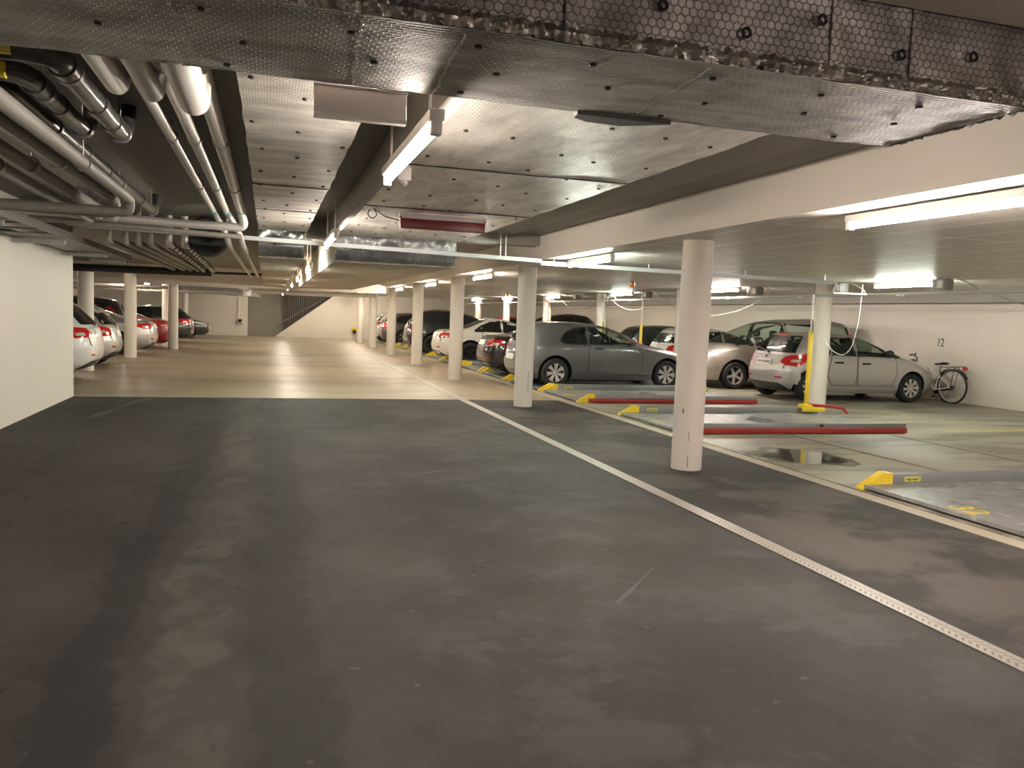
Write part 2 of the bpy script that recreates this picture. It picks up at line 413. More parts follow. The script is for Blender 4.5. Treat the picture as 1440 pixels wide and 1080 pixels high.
# ------------------------------------------------------------------ cars
def pchip(tab):
    xs = np.array([t[0] for t in tab], float); ys = np.array([t[1] for t in tab], float)
    h = np.diff(xs); d = np.diff(ys)/h; m = np.zeros(len(xs)); m[0] = d[0]; m[-1] = d[-1]
    for i in range(1, len(xs)-1):
        if d[i-1]*d[i] > 0:
            w1 = 2*h[i]+h[i-1]; w2 = h[i]+2*h[i-1]; m[i] = (w1+w2)/(w1/d[i-1]+w2/d[i])
    def f(x):
        x = np.clip(x, xs[0], xs[-1]); i = np.clip(np.searchsorted(xs, x)-1, 0, len(xs)-2)
        t = (x-xs[i])/h[i]
        return (2*t**3-3*t**2+1)*ys[i]+(t**3-2*t**2+t)*h[i]*m[i]+(-2*t**3+3*t**2)*ys[i+1]+(t**3-t**2)*h[i]*m[i+1]
    return f
class Surf:
    def __init__(s, T):
        s.F, s.R, s.W, s.Nn = pchip(T['F']), pchip(T['R']), pchip(T['W']), pchip(T['n'])
        s.z0, s.z1 = T['W'][0][0], T['W'][-1][0]
    def par(s, z):
        F, R, W, n = float(s.F(z)), float(s.R(z)), float(s.W(z)), float(s.Nn(z))
        return (F+R)/2, (F-R)/2, W, n
    def side(s, x, z):
        xc, a, W, n = s.par(z); t = min(.9995, abs(x-xc)/a); return Vector((x, W*(1-t**n)**(1/n), z))
    def rear(s, y, z):
        xc, a, W, n = s.par(z); t = min(.9995, abs(y)/W); return Vector((xc-a*(1-t**n)**(1/n), y, z))
    def front(s, y, z):
        xc, a, W, n = s.par(z); t = min(.9995, abs(y)/W); return Vector((xc+a*(1-t**n)**(1/n), y, z))
    def ring(s, z, m=72):
        xc, a, W, n = s.par(z); th = np.linspace(0, 2*PI, 721); c, sn = np.cos(th), np.sin(th)
        x = xc+a*np.sign(c)*np.abs(c)**(2/n); y = W*np.sign(sn)*np.abs(sn)**(2/n)
        L = np.concatenate([[0], np.cumsum(np.hypot(np.diff(x), np.diff(y)))])
        q = np.linspace(0, L[-1], m+1)[:-1]
        return np.interp(q, L, x), np.interp(q, L, y)
    def wrap(s, end):
        def g(u, z):   # u: distance round the corner, from the centre of the rear (or front) face
            xc, a, W, n = s.par(z); th = np.linspace(PI/2, 0, 181)
            y = W*np.abs(np.cos(th))**(2/n); x = a*np.abs(np.sin(th))**(2/n)
            L = np.concatenate([[0], np.cumsum(np.hypot(np.diff(x), np.diff(y)))])
            xx = float(np.interp(abs(u), L, x)); yy = float(np.interp(abs(u), L, y))
            return Vector((xc-xx if end == 'rear' else xc+xx, math.copysign(yy, u), z))
        return g
def inside(p, poly):
    c = False; n = len(poly)
    for i in range(n):
        a, b = poly[i], poly[(i+1) % n]
        if (a[1] > p[1]) != (b[1] > p[1]) and p[0] < (b[0]-a[0])*(p[1]-a[1])/(b[1]-a[1])+a[0]: c = not c
    return c
def smooth_poly(poly, r):
    out = []; n = len(poly)
    for i in range(n):
        p = Vector(poly[i]); a = Vector(poly[i-1])-p; b = Vector(poly[(i+1) % n])-p
        rr = min(r, a.length*.45, b.length*.45); A = p+a.normalized()*rr; B = p+b.normalized()*rr
        for k in range(4):
            t = k/3; out.append(tuple(A*(1-t)**2+p*2*t*(1-t)+B*t*t))
    return out
def patch(poly, fn, off, thick=.012, step=.07, rnd=.0):
    if rnd: poly = smooth_poly(poly, rnd)
    B = []
    for i in range(len(poly)):
        a, b = Vector(poly[i]), Vector(poly[(i+1) % len(poly)]); k = max(1, int((b-a).length/step))
        for j in range(k): B.append(a.lerp(b, j/k))
    n = len(B)
    us = [p.x for p in B]; vs = [p.y for p in B]; inn = []
    u = min(us)+step/2
    while u < max(us):
        v = min(vs)+step/2
        while v < max(vs):
            if inside((u, v), poly) and min((Vector((u, v))-p).length for p in B) > step*.4: inn.append(Vector((u, v)))
            v += step
        u += step
    ov, oe, of, *_ = delaunay_2d_cdt(B+inn, [], [list(range(n))], 1, 1e-6)
    e = 1e-3; pts = []; nrm = []
    for p in ov:
        q = fn(p.x, p.y); du = fn(p.x+e, p.y)-fn(p.x-e, p.y); dv = fn(p.x, p.y+e)-fn(p.x, p.y-e)
        m = du.cross(dv); m = m.normalized() if m.length > 1e-12 else Vector((0, 1, 0))
        pts.append(q); nrm.append(m)
    return ov, of, pts, nrm, off, thick
def patch_mb(P, centre, mirror=False, mb=None):
    ov, of, pts, nrm, off, thick = P; mb = mb or MB()
    s = -1 if mirror else 1; O = []; I = []
    for p, m in zip(pts, nrm):
        if m.dot(p-centre) < 0: m = -m
        o = p+m*off; i = p+m*(off-thick)
        O.append((o.x, o.y*s, o.z)); I.append((i.x, i.y*s, i.z))
    n = len(O); cnt = {}
    for f in of:
        for k in range(len(f)):
            a, b = f[k], f[(k+1) % len(f)]; cnt[(min(a, b), max(a, b))] = cnt.get((min(a, b), max(a, b)), 0)+1
    rim = [e for e, c in cnt.items() if c == 1]
    mb.add(O+I, [tuple(f) for f in of]+[tuple(n+i for i in f[::-1]) for f in of]+[(a, b, b+n, a+n) for a, b in rim])
    return mb
def bool_cut(o, cutter_mesh, mat):
    cutter_mesh.materials.clear(); cutter_mesh.materials.append(mat)
    c = bpy.data.objects.new('cutter', cutter_mesh); COL.objects.link(c); c.parent = o.parent
    md = o.modifiers.new('b', 'BOOLEAN'); md.operation = 'DIFFERENCE'; md.solver = 'EXACT'; md.object = c
    try: md.material_mode = 'TRANSFER'
    except Exception: pass
    dg = bpy.context.evaluated_depsgraph_get(); me = bpy.data.meshes.new_from_object(o.evaluated_get(dg), preserve_all_data_layers=True, depsgraph=dg)
    o.modifiers.clear(); old = o.data; o.data = me; bpy.data.meshes.remove(old)
    bpy.data.objects.remove(c); bpy.data.meshes.remove(cutter_mesh)
NN = [(0, 5.0), (.6, 5.4), (1.0, 5.0), (1.3, 4.4), (2., 4.)]
TYPES = {
 'hatch3': dict(L=4.24, H=1.42, r=.315, ax=(.80, 3.46), n=NN,
  F=[(.17,4.08),(.3,4.2),(.5,4.24),(.64,4.2),(.74,4.1),(.80,3.93),(.88,3.55),(.93,3.25),(.97,3.02),(1.1,2.74),(1.25,2.40),(1.34,2.12),(1.39,1.84),(1.42,1.45)],
  R=[(.17,.18),(.3,.04),(.5,0),(.8,.05),(.95,.09),(1.1,.16),(1.25,.27),(1.33,.38),(1.38,.56),(1.41,.85),(1.42,1.25)],
  W=[(.17,.78),(.3,.85),(.6,.874),(.85,.865),(.97,.83),(1.1,.775),(1.25,.70),(1.34,.63),(1.385,.54),(1.41,.36),(1.42,.12)],
  win=[[(.90,1.02),(.98,.965),(1.5,.955),(1.5,1.31),(1.25,1.285),(1.02,1.18)],[(1.58,.953),(2.58,.945),(2.66,.97),(2.40,1.15),(2.14,1.27),(1.9,1.315),(1.58,1.315)]],
  doors=[[(1.55,.36),(2.78,.36),(2.84,.6),(2.78,.93),(1.55,.945)]], handles=[(1.68,.86)], mirror=(2.60,1.0),
  wind=((.97,.66),(1.37,.50)), rwin=((1.0,.60),(1.33,.47)),
  tail=[(.50,.74),(.74,.72),(.84,.78),(.82,.95),(.55,.93)], head=[(.55,.62),(.98,.66),(1.12,.76),(.85,.79),(.52,.74)],
  plate=(.62,0), bumper=(.19,.33)),
 'hatch5': dict(L=3.96, H=1.46, r=.31, ax=(.62, 3.16), n=NN,
  F=[(.18,3.80),(.3,3.92),(.5,3.96),(.65,3.93),(.75,3.85),(.82,3.70),(.92,3.36),(.99,3.08),(1.04,2.90),(1.15,2.62),(1.3,2.20),(1.39,1.82),(1.44,1.5),(1.46,1.25)],
  R=[(.18,.22),(.26,.10),(.4,.02),(.55,0),(.7,.02),(.85,.06),(1.0,.12),(1.1,.19),(1.25,.30),(1.34,.38),(1.40,.52),(1.44,.85),(1.46,1.1)],
  W=[(.18,.78),(.3,.85),(.55,.872),(.8,.866),(.95,.845),(1.05,.805),(1.2,.735),(1.33,.66),(1.40,.57),(1.445,.38),(1.46,.12)],
  win=[[(.62,1.12),(.80,1.03),(1.02,1.0),(1.06,1.30),(.86,1.27)],[(1.12,1.0),(1.66,.985),(1.66,1.345),(1.12,1.32)],[(1.74,.98),(2.50,.97),(2.55,.975),(2.40,1.13),(2.12,1.27),(1.95,1.34),(1.74,1.35)],[(2.60,.98),(2.86,.98),(2.60,1.08)]],
  doors=[[(.98,.55),(1.10,.36),(1.68,.36),(1.70,.97),(1.08,.985)],[(1.73,.36),(2.62,.36),(2.72,.6),(2.68,.96),(1.73,.97)]], handles=[(1.14,.83),(1.82,.82)], mirror=(2.48,1.02),
  wind=((1.04,.68),(1.39,.54)), rwin=((1.0,.70),(1.36,.58)),
  tail=[(.50,.80),(.66,.74),(.90,.72),(1.02,.80),(1.12,.96),(1.0,.99),(.70,.955),(.56,.90)], head=[(.5,.62),(.9,.66),(1.2,.84),(.9,.80),(.52,.72)],
  plate=(.78,.0), bumper=(.20,.36)),
 'mpv': dict(L=4.72, H=1.75, r=.325, ax=(.94, 3.77), n=NN,
  F=[(.2,4.52),(.35,4.66),(.5,4.72),(.65,4.69),(.8,4.6),(.9,4.42),(1.0,4.12),(1.07,3.86),(1.2,3.57),(1.4,3.12),(1.55,2.74),(1.64,2.40),(1.71,1.9),(1.75,1.35)],
  R=[(.2,.16),(.35,.03),(.55,0),(.9,.03),(1.1,.08),(1.3,.15),(1.5,.24),(1.62,.36),(1.69,.62),(1.73,.95),(1.75,1.2)],
  W=[(.2,.84),(.35,.90),(.6,.93),(.9,.92),(1.05,.89),(1.25,.835),(1.45,.765),(1.58,.70),(1.67,.59),(1.73,.36),(1.75,.12)],
  win=[[(3.30,1.06),(3.72,1.06),(3.34,1.27)],[(2.42,1.06),(3.22,1.06),(3.24,1.30),(2.86,1.47),(2.42,1.57)],[(1.48,1.06),(2.34,1.06),(2.34,1.585),(1.48,1.60)],[(.45,1.12),(.62,1.06),(1.40,1.06),(1.40,1.59),(.55,1.54)]],
  doors=[[(2.38,.40),(3.30,.40),(3.36,.7),(3.30,1.03),(2.38,1.04)],[(1.40,.62),(1.52,.40),(2.35,.40),(2.35,1.04),(1.40,1.04)]], handles=[(2.5,.94),(1.6,.95)], mirror=(3.20,1.12),
  wind=((1.08,.76),(1.62,.58)), rwin=((1.1,.70),(1.6,.58)),
  tail=[(.62,.95),(.9,.95),(.95,1.4),(.75,1.4)], head=[(.45,.72),(.85,.74),(1.25,.96),(1.05,.98),(.5,.86)],
  plate=(.85,0), bumper=(.22,.40)),
 'sedan': dict(L=4.60, H=1.41, r=.325, ax=(.98, 3.68), n=NN,
  F=[(.17,4.44),(.3,4.55),(.5,4.6),(.64,4.56),(.74,4.45),(.80,4.28),(.88,3.9),(.93,3.6),(.97,3.35),(1.1,3.0),(1.25,2.6),(1.34,2.28),(1.39,2.0),(1.41,1.75)],
  R=[(.17,.2),(.3,.05),(.5,0),(.75,.03),(.9,.09),(.98,.20),(1.01,.48),(1.04,.72),(1.12,.98),(1.24,1.28),(1.33,1.52),(1.38,1.7),(1.41,1.75-.2)],
  W=[(.17,.80),(.3,.86),(.6,.89),(.85,.88),(.97,.835),(1.1,.775),(1.25,.69),(1.33,.62),(1.375,.52),(1.40,.34),(1.41,.10)],
  win=[[(1.10,.99),(1.95,.975),(1.95,1.315),(1.62,1.27),(1.32,1.14)],[(2.03,.975),(3.0,.965),(2.80,1.10),(2.45,1.26),(2.03,1.315)]],
  doors=[[(1.35,.6),(1.5,.36),(1.98,.36),(1.98,.96),(1.35,.97)],[(2.0,.36),(3.05,.36),(3.1,.6),(3.05,.94),(2.0,.955)]], handles=[(1.45,.86),(2.15,.85)], mirror=(2.92,1.0),
  wind=((.97,.66),(1.35,.50)), rwin=((1.06,.62),(1.32,.46)),
  tail=[(.46,.76),(.82,.75),(1.02,.82),(.92,.91),(.5,.90)], head=[(.5,.62),(.95,.66),(1.2,.77),(.85,.79),(.52,.73)],
  plate=(.82,0), bumper=(.19,.34)),
 'suv': dict(L=4.65, H=1.67, r=.36, ax=(.90, 3.71), n=NN,
  F=[(.24,4.45),(.4,4.6),(.6,4.65),(.8,4.6),(.95,4.42),(1.02,4.1),(1.07,3.65),(1.1,3.35),(1.25,3.0),(1.45,2.5),(1.57,2.05),(1.64,1.7),(1.67,1.4)],
  R=[(.24,.28),(.35,.10),(.5,.02),(.65,0),(.9,.04),(1.1,.12),(1.25,.24),(1.4,.39),(1.52,.53),(1.59,.66),(1.64,.95),(1.67,1.2)],
  W=[(.24,.85),(.4,.92),(.7,.94),(1.0,.92),(1.12,.88),(1.3,.80),(1.48,.71),(1.57,.63),(1.63,.45),(1.67,.12)],
  win=[[(.72,1.22),(.9,1.12),(1.32,1.10),(1.32,1.46),(.95,1.42)],[(1.4,1.10),(2.2,1.09),(2.2,1.51),(1.4,1.5)],[(2.28,1.09),(3.2,1.08),(2.95,1.24),(2.6,1.43),(2.28,1.51)]],
  doors=[[(1.35,.7),(1.5,.45),(2.22,.45),(2.22,1.07),(1.35,1.08)],[(2.26,.45),(3.15,.45),(3.2,.7),(3.15,1.05),(2.26,1.06)]], handles=[(1.5,.98),(2.38,.97)], mirror=(3.05,1.13),
  wind=((1.11,.72),(1.57,.56)), rwin=((1.12,.66),(1.52,.54)),
  tail=[(.46,.94),(.62,.88),(.90,.86),(1.06,.94),(1.0,1.08),(.62,1.06)], head=[(.5,.78),(.95,.8),(1.15,.95),(.85,.97),(.52,.92)],
  plate=(.98,0), bumper=(.27,.42)),
 'wagon': dict(L=4.62, H=1.47, r=.32, ax=(.95, 3.70), n=NN,
  F=[(.18,4.46),(.3,4.57),(.5,4.62),(.64,4.58),(.74,4.47),(.80,4.3),(.88,3.92),(.94,3.6),(.99,3.35),(1.12,3.0),(1.28,2.6),(1.38,2.25),(1.44,1.9),(1.47,1.6)],
  R=[(.18,.2),(.3,.05),(.5,0),(.8,.04),(.98,.10),(1.12,.22),(1.26,.36),(1.36,.50),(1.42,.72),(1.45,1.0),(1.47,1.3)],
  W=[(.18,.80),(.3,.86),(.6,.89),(.85,.88),(.98,.84),(1.1,.785),(1.25,.71),(1.36,.63),(1.42,.50),(1.455,.32),(1.47,.10)],
  win=[[(.6,1.12),(.75,1.0),(1.35,.98),(1.35,1.34),(.82,1.29)],[(1.43,.98),(2.1,.97),(2.1,1.37),(1.43,1.35)],[(2.18,.97),(3.05,.96),(2.85,1.10),(2.5,1.28),(2.18,1.37)]],
  doors=[[(1.35,.6),(1.5,.36),(2.1,.36),(2.1,.95),(1.35,.96)],[(2.14,.36),(3.05,.36),(3.1,.6),(3.05,.93),(2.14,.95)]], handles=[(1.48,.87),(2.26,.86)], mirror=(2.92,1.02),
  wind=((.99,.67),(1.38,.52)), rwin=((1.02,.62),(1.36,.48)),
  tail=[(.5,.76),(.92,.76),(1.1,.9),(.95,.97),(.55,.95)], head=[(.5,.62),(.95,.66),(1.2,.78),(.85,.8),(.52,.73)],
  plate=(.82,0), bumper=(.19,.34)),
}
RIMS = {}
def rim_mesh(style, r):
    key = (style, round(r, 3))
    if key in RIMS: return RIMS[key]
    R = r*.66; w = .035; mb = MB()
    mb.lathe([(R*1.02, -.06), (R*1.02, w*.6), (R*.97, w), (R*.93, w*.6), (R*.92, -.05)], 40, 'Y')     # barrel lip
    mb.lathe([(0.001, w*.95), (R*.14, w*.95), (R*.22, w*.4), (R*.24, -.04)], 24, 'Y')                    # hub
    n, wd, wd2 = {'cover7': (7, .26, .30), 'cover8': (8, .22, .20), 'star5': (5, .34, .20), 'spoke5': (5, .16, .12), 'multi': (10, .10, .07)}[style]
    for k in range(n):
        a = 2*PI*k/n+.2; c, s = math.cos(a), math.sin(a)
        def P(rad, t, h): return (rad*c-t*s, h, rad*s+t*c)
        w0 = wd*R*.55; w1 = wd2*R*.8; r0 = R*.16; r1 = R*.95
        if style == 'star5': w0, w1 = R*.26, R*.13
        vs = [P(r0, -w0*.6, w*.5), P(r0, w0*.6, w*.5), P(r1, w1, w*.75), P(r1, -w1, w*.75), P(r0, -w0*.6, -.01), P(r0, w0*.6, -.01), P(r1, w1, -.01), P(r1, -w1, -.01)]
        mb.add(vs, [(0,1,2,3), (7,6,5,4), (0,4,5,1), (1,5,6,2), (2,6,7,3), (3,7,4,0)])
    back = [(0.001, -.055), (R*1.0, -.055), (R*1.0, -.06)]
    RIMS[key] = mb.mesh('rim'); return RIMS[key]
TY = {}
def tyre_mesh(r):
    k = round(r, 3)
    if k not in TY:
        w = .105; i = r*.66
        TY[k] = MB().lathe([(.001, -.03), (i*1.01, -.03), (i*1.01, w-.02), (i*1.06, w), (r*.90, w+.004), (r*.97, w-.018), (r, w-.045), (r, -w+.045), (r*.97, -w+.018), (r*.9, -w), (.001, -w)], 44, 'Y').mesh('tyre')
    return TY[k]
def add_part(name, me, mat, par, smooth=40): return link_mesh(name, me, mat, par, smooth)
def make_car(typ, pt, loc, rz, label, cat='car', group='parked cars', rim=('cover8', 'rim'), seethru=False, scale=1., tweak=None, front_lens='lens_clear', detail=True):
    T = dict(TYPES[typ]); T.update(tweak or {}); S = Surf(T); L = T['L']; r = T['r']
    car = root('car', loc, label, cat, group, rz); car.scale = (scale,)*3
    # body
    zs = []
    zt = [t[0] for t in T['W']]
    z = S.z0
    fine = list(np.linspace(S.z0, T['H']-.12, 30))+list(np.linspace(T['H']-.11, T['H'], 16))
    m = 84; vs = []; fs = []
    for z in fine:
        X, Y = S.ring(z, m); vs += [(x-L/2, y, z) for x, y in zip(X, Y)]
    k = len(fine)
    for i in range(k-1):
        for j in range(m): fs.append((i*m+j, i*m+(j+1) % m, (i+1)*m+(j+1) % m, (i+1)*m+j))
    fs.append(tuple(range(m-1, -1, -1))); fs.append(tuple((k-1)*m+j for j in range(m)))
    mb = MB().add(vs, fs); body = link_mesh('body', mb.mesh('body'), M[pt], car, 40)
    off = Vector((-L/2, 0, 0)); cen = Vector((0, 0, .6))
    sh = lambda fn: (lambda u, v: fn(u, v)+off)
    side = lambda x, z: S.side(x, z)+off
    front, rear = sh(S.front), sh(S.rear); wr, wf = sh(S.wrap('rear')), sh(S.wrap('front'))
    wm = MB()
    for ax in T['ax']:
        for s in (-1, 1):
            y0 = .56*s; y1 = 1.2*s
            wm.tube([(ax-L/2, min(y0, y1), r+.005), (ax-L/2, max(y0, y1), r+.005)], r+.06, 36)
    bool_cut(body, wm.mesh('c'), M['well'])
    if seethru:
        # hollow cabin, then window openings
        cv = []; zb = T['wind'][0][0]-.28; zz = list(np.linspace(zb, T['H']-.07, 14)); q = 48
        for z in zz:
            zc = max(z, T['wind'][0][0]-.02)
            X, Y = S.ring(zc, q); xc, a, W, n = S.par(zc)
            cv += [(xc+(x-xc)*(a-.075)/a-L/2, y*(W-.055)/W, z) for x, y in zip(X, Y)]
        f2 = []
        for i in range(len(zz)-1):
            for j in range(q): f2.append((i*q+j, i*q+(j+1) % q, (i+1)*q+(j+1) % q, (i+1)*q+j))
        f2.append(tuple(range(q-1, -1, -1))); f2.append(tuple((len(zz)-1)*q+j for j in range(q)))
        bool_cut(body, MB().add(cv, f2).mesh('c'), M['interior'])
        pm = MB()
        for w in T['win']: pm.prism([(x-L/2, z) for x, z in smooth_poly(w, .03)], -1.3, 1.3, 'Y')
        bool_cut(body, pm.mesh('c'), M['trim_black'])
        (za, ya), (zb_, yb) = T['wind']
        bool_cut(body, MB().prism([(-ya, za), (ya, za), (yb, zb_), (-yb, zb_)], S.F(zb_)-L/2-.1, 4., 'X').mesh('c'), M['trim_black'])
        (za, ya), (zb_, yb) = T['rwin']
        bool_cut(body, MB().prism([(-ya, za), (ya, za), (yb, zb_), (-yb, zb_)], -4., S.R(zb_)-L/2+.12, 'X').mesh('c'), M['trim_black'])
        wl = T['mirror'][0]-L/2
        for dx in (-.75, -1.6):
            for s in (-1, 1):
                sb = MB(); x = wl+dx; zt_ = T['wind'][0][0]
                sb.box(x-.09, x+.09, s*.36-.23, s*.36+.23, zt_-.27, zt_+.16, .06); sb.box(x-.06, x+.05, s*.36-.12, s*.36+.12, zt_+.17, zt_+.34, .05)
                sb.build('seat', M['seat'], car)
        dash = MB().box(wl+.05, wl+.5, -.62, .62, T['wind'][0][0]-.27, T['wind'][0][0]-.04, .05); dash.build('dashboard', M['interior'], car)
        st = [(wl-.12+.16*0, .36+.17*math.cos(a), T['wind'][0][0]-.02+.17*math.sin(a)) for a in np.linspace(0, 2*PI, 25)]
        MB().tube(st, .016, 8).build('steering_wheel', M['trim_black'], car)
    body.data.shade_smooth(); body.data.set_sharp_from_angle(angle=math.radians(40))
    G = M['see'] if seethru else M['glass']; go = .002 if seethru else .004
    th = .005 if seethru else .012
    for w in T['win']:
        # black frame line round the pane, then the pane
        P = patch(w, side, go, th, .09, .03)
        for s in (False, True): add_part('side_window', patch_mb(P, cen, s).mesh('side_window'), G, car)
    for w in T['win']:
        ip = smooth_poly(w, .03); cw = Vector((sum(p[0] for p in ip)/len(ip), sum(p[1] for p in ip)/len(ip)))
        D = []
        for i in range(len(ip)):
            a, b = Vector(ip[i-1]), Vector(ip[(i+1) % len(ip)]); tn = (b-a).normalized(); nn = Vector((tn.y, -tn.x))
            if nn.dot(Vector(ip[i])-cw) < 0: nn = -nn
            D.append((Vector(ip[i]), Vector(ip[i])+nn*.026))
        for s in (1, -1):
            vs = []
            for a, b in D:
                for q, o_ in ((a, .006), (b, .006), (b, -.006), (a, -.006)):
                    w_ = side(q.x, min(q.y, T['H']-.03)); vs.append((w_.x, (w_.y+o_)*s, w_.z))
            n_ = len(D); fs_ = []
            for i in range(n_):
                j = (i+1) % n_
                for k_ in range(4): fs_.append((4*i+k_, 4*j+k_, 4*j+(k_+1) % 4, 4*i+(k_+1) % 4))
            add_part('window_frame', MB().add(vs, fs_).mesh('window_frame'), M['trim_black'], car)
    for fn, key, nm in ((front, 'wind', 'windscreen'), (rear, 'rwin', 'rear_window')):
        (za, ya), (zb_, yb) = T[key]
        P = patch([(-ya, za), (ya, za), (yb, zb_), (-yb, zb_)], fn, go, th, .1, .05)
        add_part(nm, patch_mb(P, cen).mesh(nm), G, car)
    # doors: raised panel over a dark gap
    for d in T['doors']:
        c = Vector((sum(p[0] for p in d)/len(d), sum(p[1] for p in d)/len(d)))
        big = [tuple(c+(Vector(p)-c)*(1+.016/((Vector(p)-c).length))) for p in d]
        Pd = patch(big, side, .003, .008, .07, .05); Pp = patch(d, side, .006, .010, .07, .05)
        for s in (False, True):
            o = add_part('door', patch_mb(Pp, cen, s).mesh('door'), M[pt], car)
            add_part('door_gap', patch_mb(Pd, cen, s).mesh('door_gap'), M['trim_black'], o)
    for hx, hz in T['handles']:
        P = patch([(hx, hz-.02), (hx+.2, hz-.02), (hx+.2, hz+.02), (hx, hz+.02)], side, .035, .03, .05, .015)
        for s in (False, True): add_part('door_handle', patch_mb(P, cen, s).mesh('door_handle'), M['trim_black'], car)
    mx, mz = T['mirror']
    for s in (-1, 1):
        y = S.side(mx, mz).y
        mm = MB().sphere((mx-L/2-.02, s*(y+.12), mz+.03), (.07, .11, .075), 14, 8); mm.tube([(mx-L/2, s*(y-.01), mz-.03), (mx-L/2-.01, s*(y+.06), mz)], .025, 8)
        mm.build('wing_mirror', M['trim_black'] if pt in ('p_silver', 'p_champagne') else M[pt], car)
    # lamps
    P = patch(T['tail'], wr, .012, .02, .06, .03); Ph = patch(T['head'], wf, .006, .014, .06, .03)
    tc = [np.mean([p[0] for p in T['tail']]), np.mean([p[1] for p in T['tail']])]
    Pr = patch([(tc[0]-.09, tc[1]-.045), (tc[0]+.1, tc[1]-.05), (tc[0]+.12, tc[1]+.0), (tc[0]-.06, tc[1]+.01)], wr, .015, .006, .05, .015)
    for s in (False, True):
        o = add_part('tail_light', patch_mb(P, cen, s).mesh('tail_light'), M['lens_red'], car)
        add_part('reversing_lens', patch_mb(Pr, cen, s).mesh('reversing_lens'), M['lens_clear'], o)
        add_part('headlight', patch_mb(Ph, cen, s).mesh('headlight'), M[front_lens], car)
    pz = T['plate'][0]; 
    P = patch([(-.26, pz-.06), (.26, pz-.06), (.26, pz+.06), (-.26, pz+.06)], rear, .012, .012, .1, .01)
    pl = add_part('number_plate', patch_mb((*P[:4], .032, .03), cen).mesh('number_plate'), M['plate'], car)
    P = patch([(-.25, .48), (.25, .48), (.25, .59), (-.25, .59)], front, .012, .012, .1, .01)
    add_part('number_plate', patch_mb(P, cen).mesh('number_plate'), M['plate'], car)
    b0, b1 = T['bumper']
    P = patch([(-.66, b0), (.66, b0), (.60, b1-.05), (.48, b1), (-.48, b1), (-.60, b1-.05)], rear, .006, .012, .08, .02)
    add_part('rear_diffuser', patch_mb(P, cen).mesh('rear_diffuser'), M['trim_black'], car)
    P = patch([(-.5, b0+.03), (.5, b0+.03), (.58, b1+.06), (-.58, b1+.06)], front, .006, .012, .08, .03)
    add_part('air_intake', patch_mb(P, cen).mesh('air_intake'), M['trim_black'], car)
    P = patch([(-.42, .60), (.42, .60), (.46, .70), (-.46, .70)], front, .006, .012, .08, .03)
    add_part('grille', patch_mb(P, cen).mesh('grille'), M['trim_black'], car)
    zt = T['rwin'][0][0]
    tg = [(-.60, b1+.30), (.60, b1+.30), (.62, pz+.0), (.64, zt-.07), (-.64, zt-.07), (-.62, pz+.0)]
    cc = Vector((0, (b1+zt)/2)); tb = [tuple(cc+(Vector(p)-cc)*(1+.02/(Vector(p)-cc).length)) for p in tg]
    o = add_part('tailgate', patch_mb(patch(tg, wr, .007, .010, .06, .04), cen).mesh('tailgate'), M[pt], car)
    add_part('tailgate_gap', patch_mb(patch(tb, wr, .0035, .008, .06, .04), cen).mesh('tailgate_gap'), M['trim_black'], o)
    xm = T['ax'][0]-r-.1
    ub = [(-.96, b1-.01), (-.62, b1+.02), (.62, b1+.02), (.96, b1-.01), (1.0, b1+.22), (.7, b1+.27), (-.7, b1+.27), (-1.0, b1+.22)]
    add_part('rear_bumper', patch_mb(patch(ub, wr, .016, .03, .1, .05), cen).mesh('rear_bumper'), M[pt], car)
    x0, x1 = T['ax'][0]+r+.1, T['ax'][1]-r-.1
    P = patch([(x0, S.z0+.012), (x1, S.z0+.012), (x1, S.z0+.10), (x0, S.z0+.10)], side, .012, .016, .12, .01)
    for s in (False, True): add_part('sill', patch_mb(P, cen, s).mesh('sill'), M[pt], car)
    if detail:
        for y in (.52,):
            P = patch([(y-.10, b1+.10), (y+.10, b1+.11), (y+.10, b1+.15), (y-.08, b1+.14)], wr, .020, .012, .05, .01)
            for s in (False, True): add_part('reflector', patch_mb(P, cen, s).mesh('reflector'), M['lens_red'], car)
        (za, ya), (zb_, yb) = T['rwin']
        wp = MB(); A = rear(-.02, za+.0); B = rear(.40, za+.07)
        wp.tube([A+Vector((-.03, 0, 0)), B+Vector((-.03, 0, 0))], .012, 6); wp.sphere(tuple(A+Vector((-.02, 0, 0))), (.03, .035, .03), 10, 6)
        if typ not in ('sedan',): wp.build('rear_wiper', M['trim_black'], car)
        em = MB().lathe([(.001, .012), (.028, .012), (.036, 0), (.036, -.01)], 20, 'Y'); eo = em.build('badge', M['chrome'], car)
        p = rear(0, pz+.12); eo.location = p+Vector((-.012, 0, 0)); eo.rotation_euler = (0, 0, PI/2)
    # wheels
    for ax in T['ax']:
        for s in (-1, 1):
            w = add_part('wheel', tyre_mesh(r), None, car, 0)
            if not w.data.materials: w.data.materials.append(M['tyre']); w.data.shade_smooth(); w.data.set_sharp_from_angle(angle=math.radians(40))
            yw = S.side(ax, .5).y-.115
            w.location = (ax-L/2, s*yw, r); w.rotation_euler = (0, random.uniform(0, 1), 0 if s > 0 else PI)
            rm = rim_mesh(rim[0], r)
            ri = bpy.data.objects.new('rim', rm); COL.objects.link(ri); ri.parent = w
            if not rm.materials: rm.materials.append(M[rim[1]]); rm.shade_smooth(); rm.set_sharp_from_angle(angle=math.radians(35))
            elif rm.materials[0] != M[rim[1]]:
                ri.material_slots[0].link = 'OBJECT'; ri.material_slots[0].material = M[rim[1]]
            ri.location = (0, .055, 0)
            # dark disc behind the spokes
    return car, S, dict(side=side, rear=rear, front=front, wr=wr, wf=wf, cen=cen, L=L, T=T)
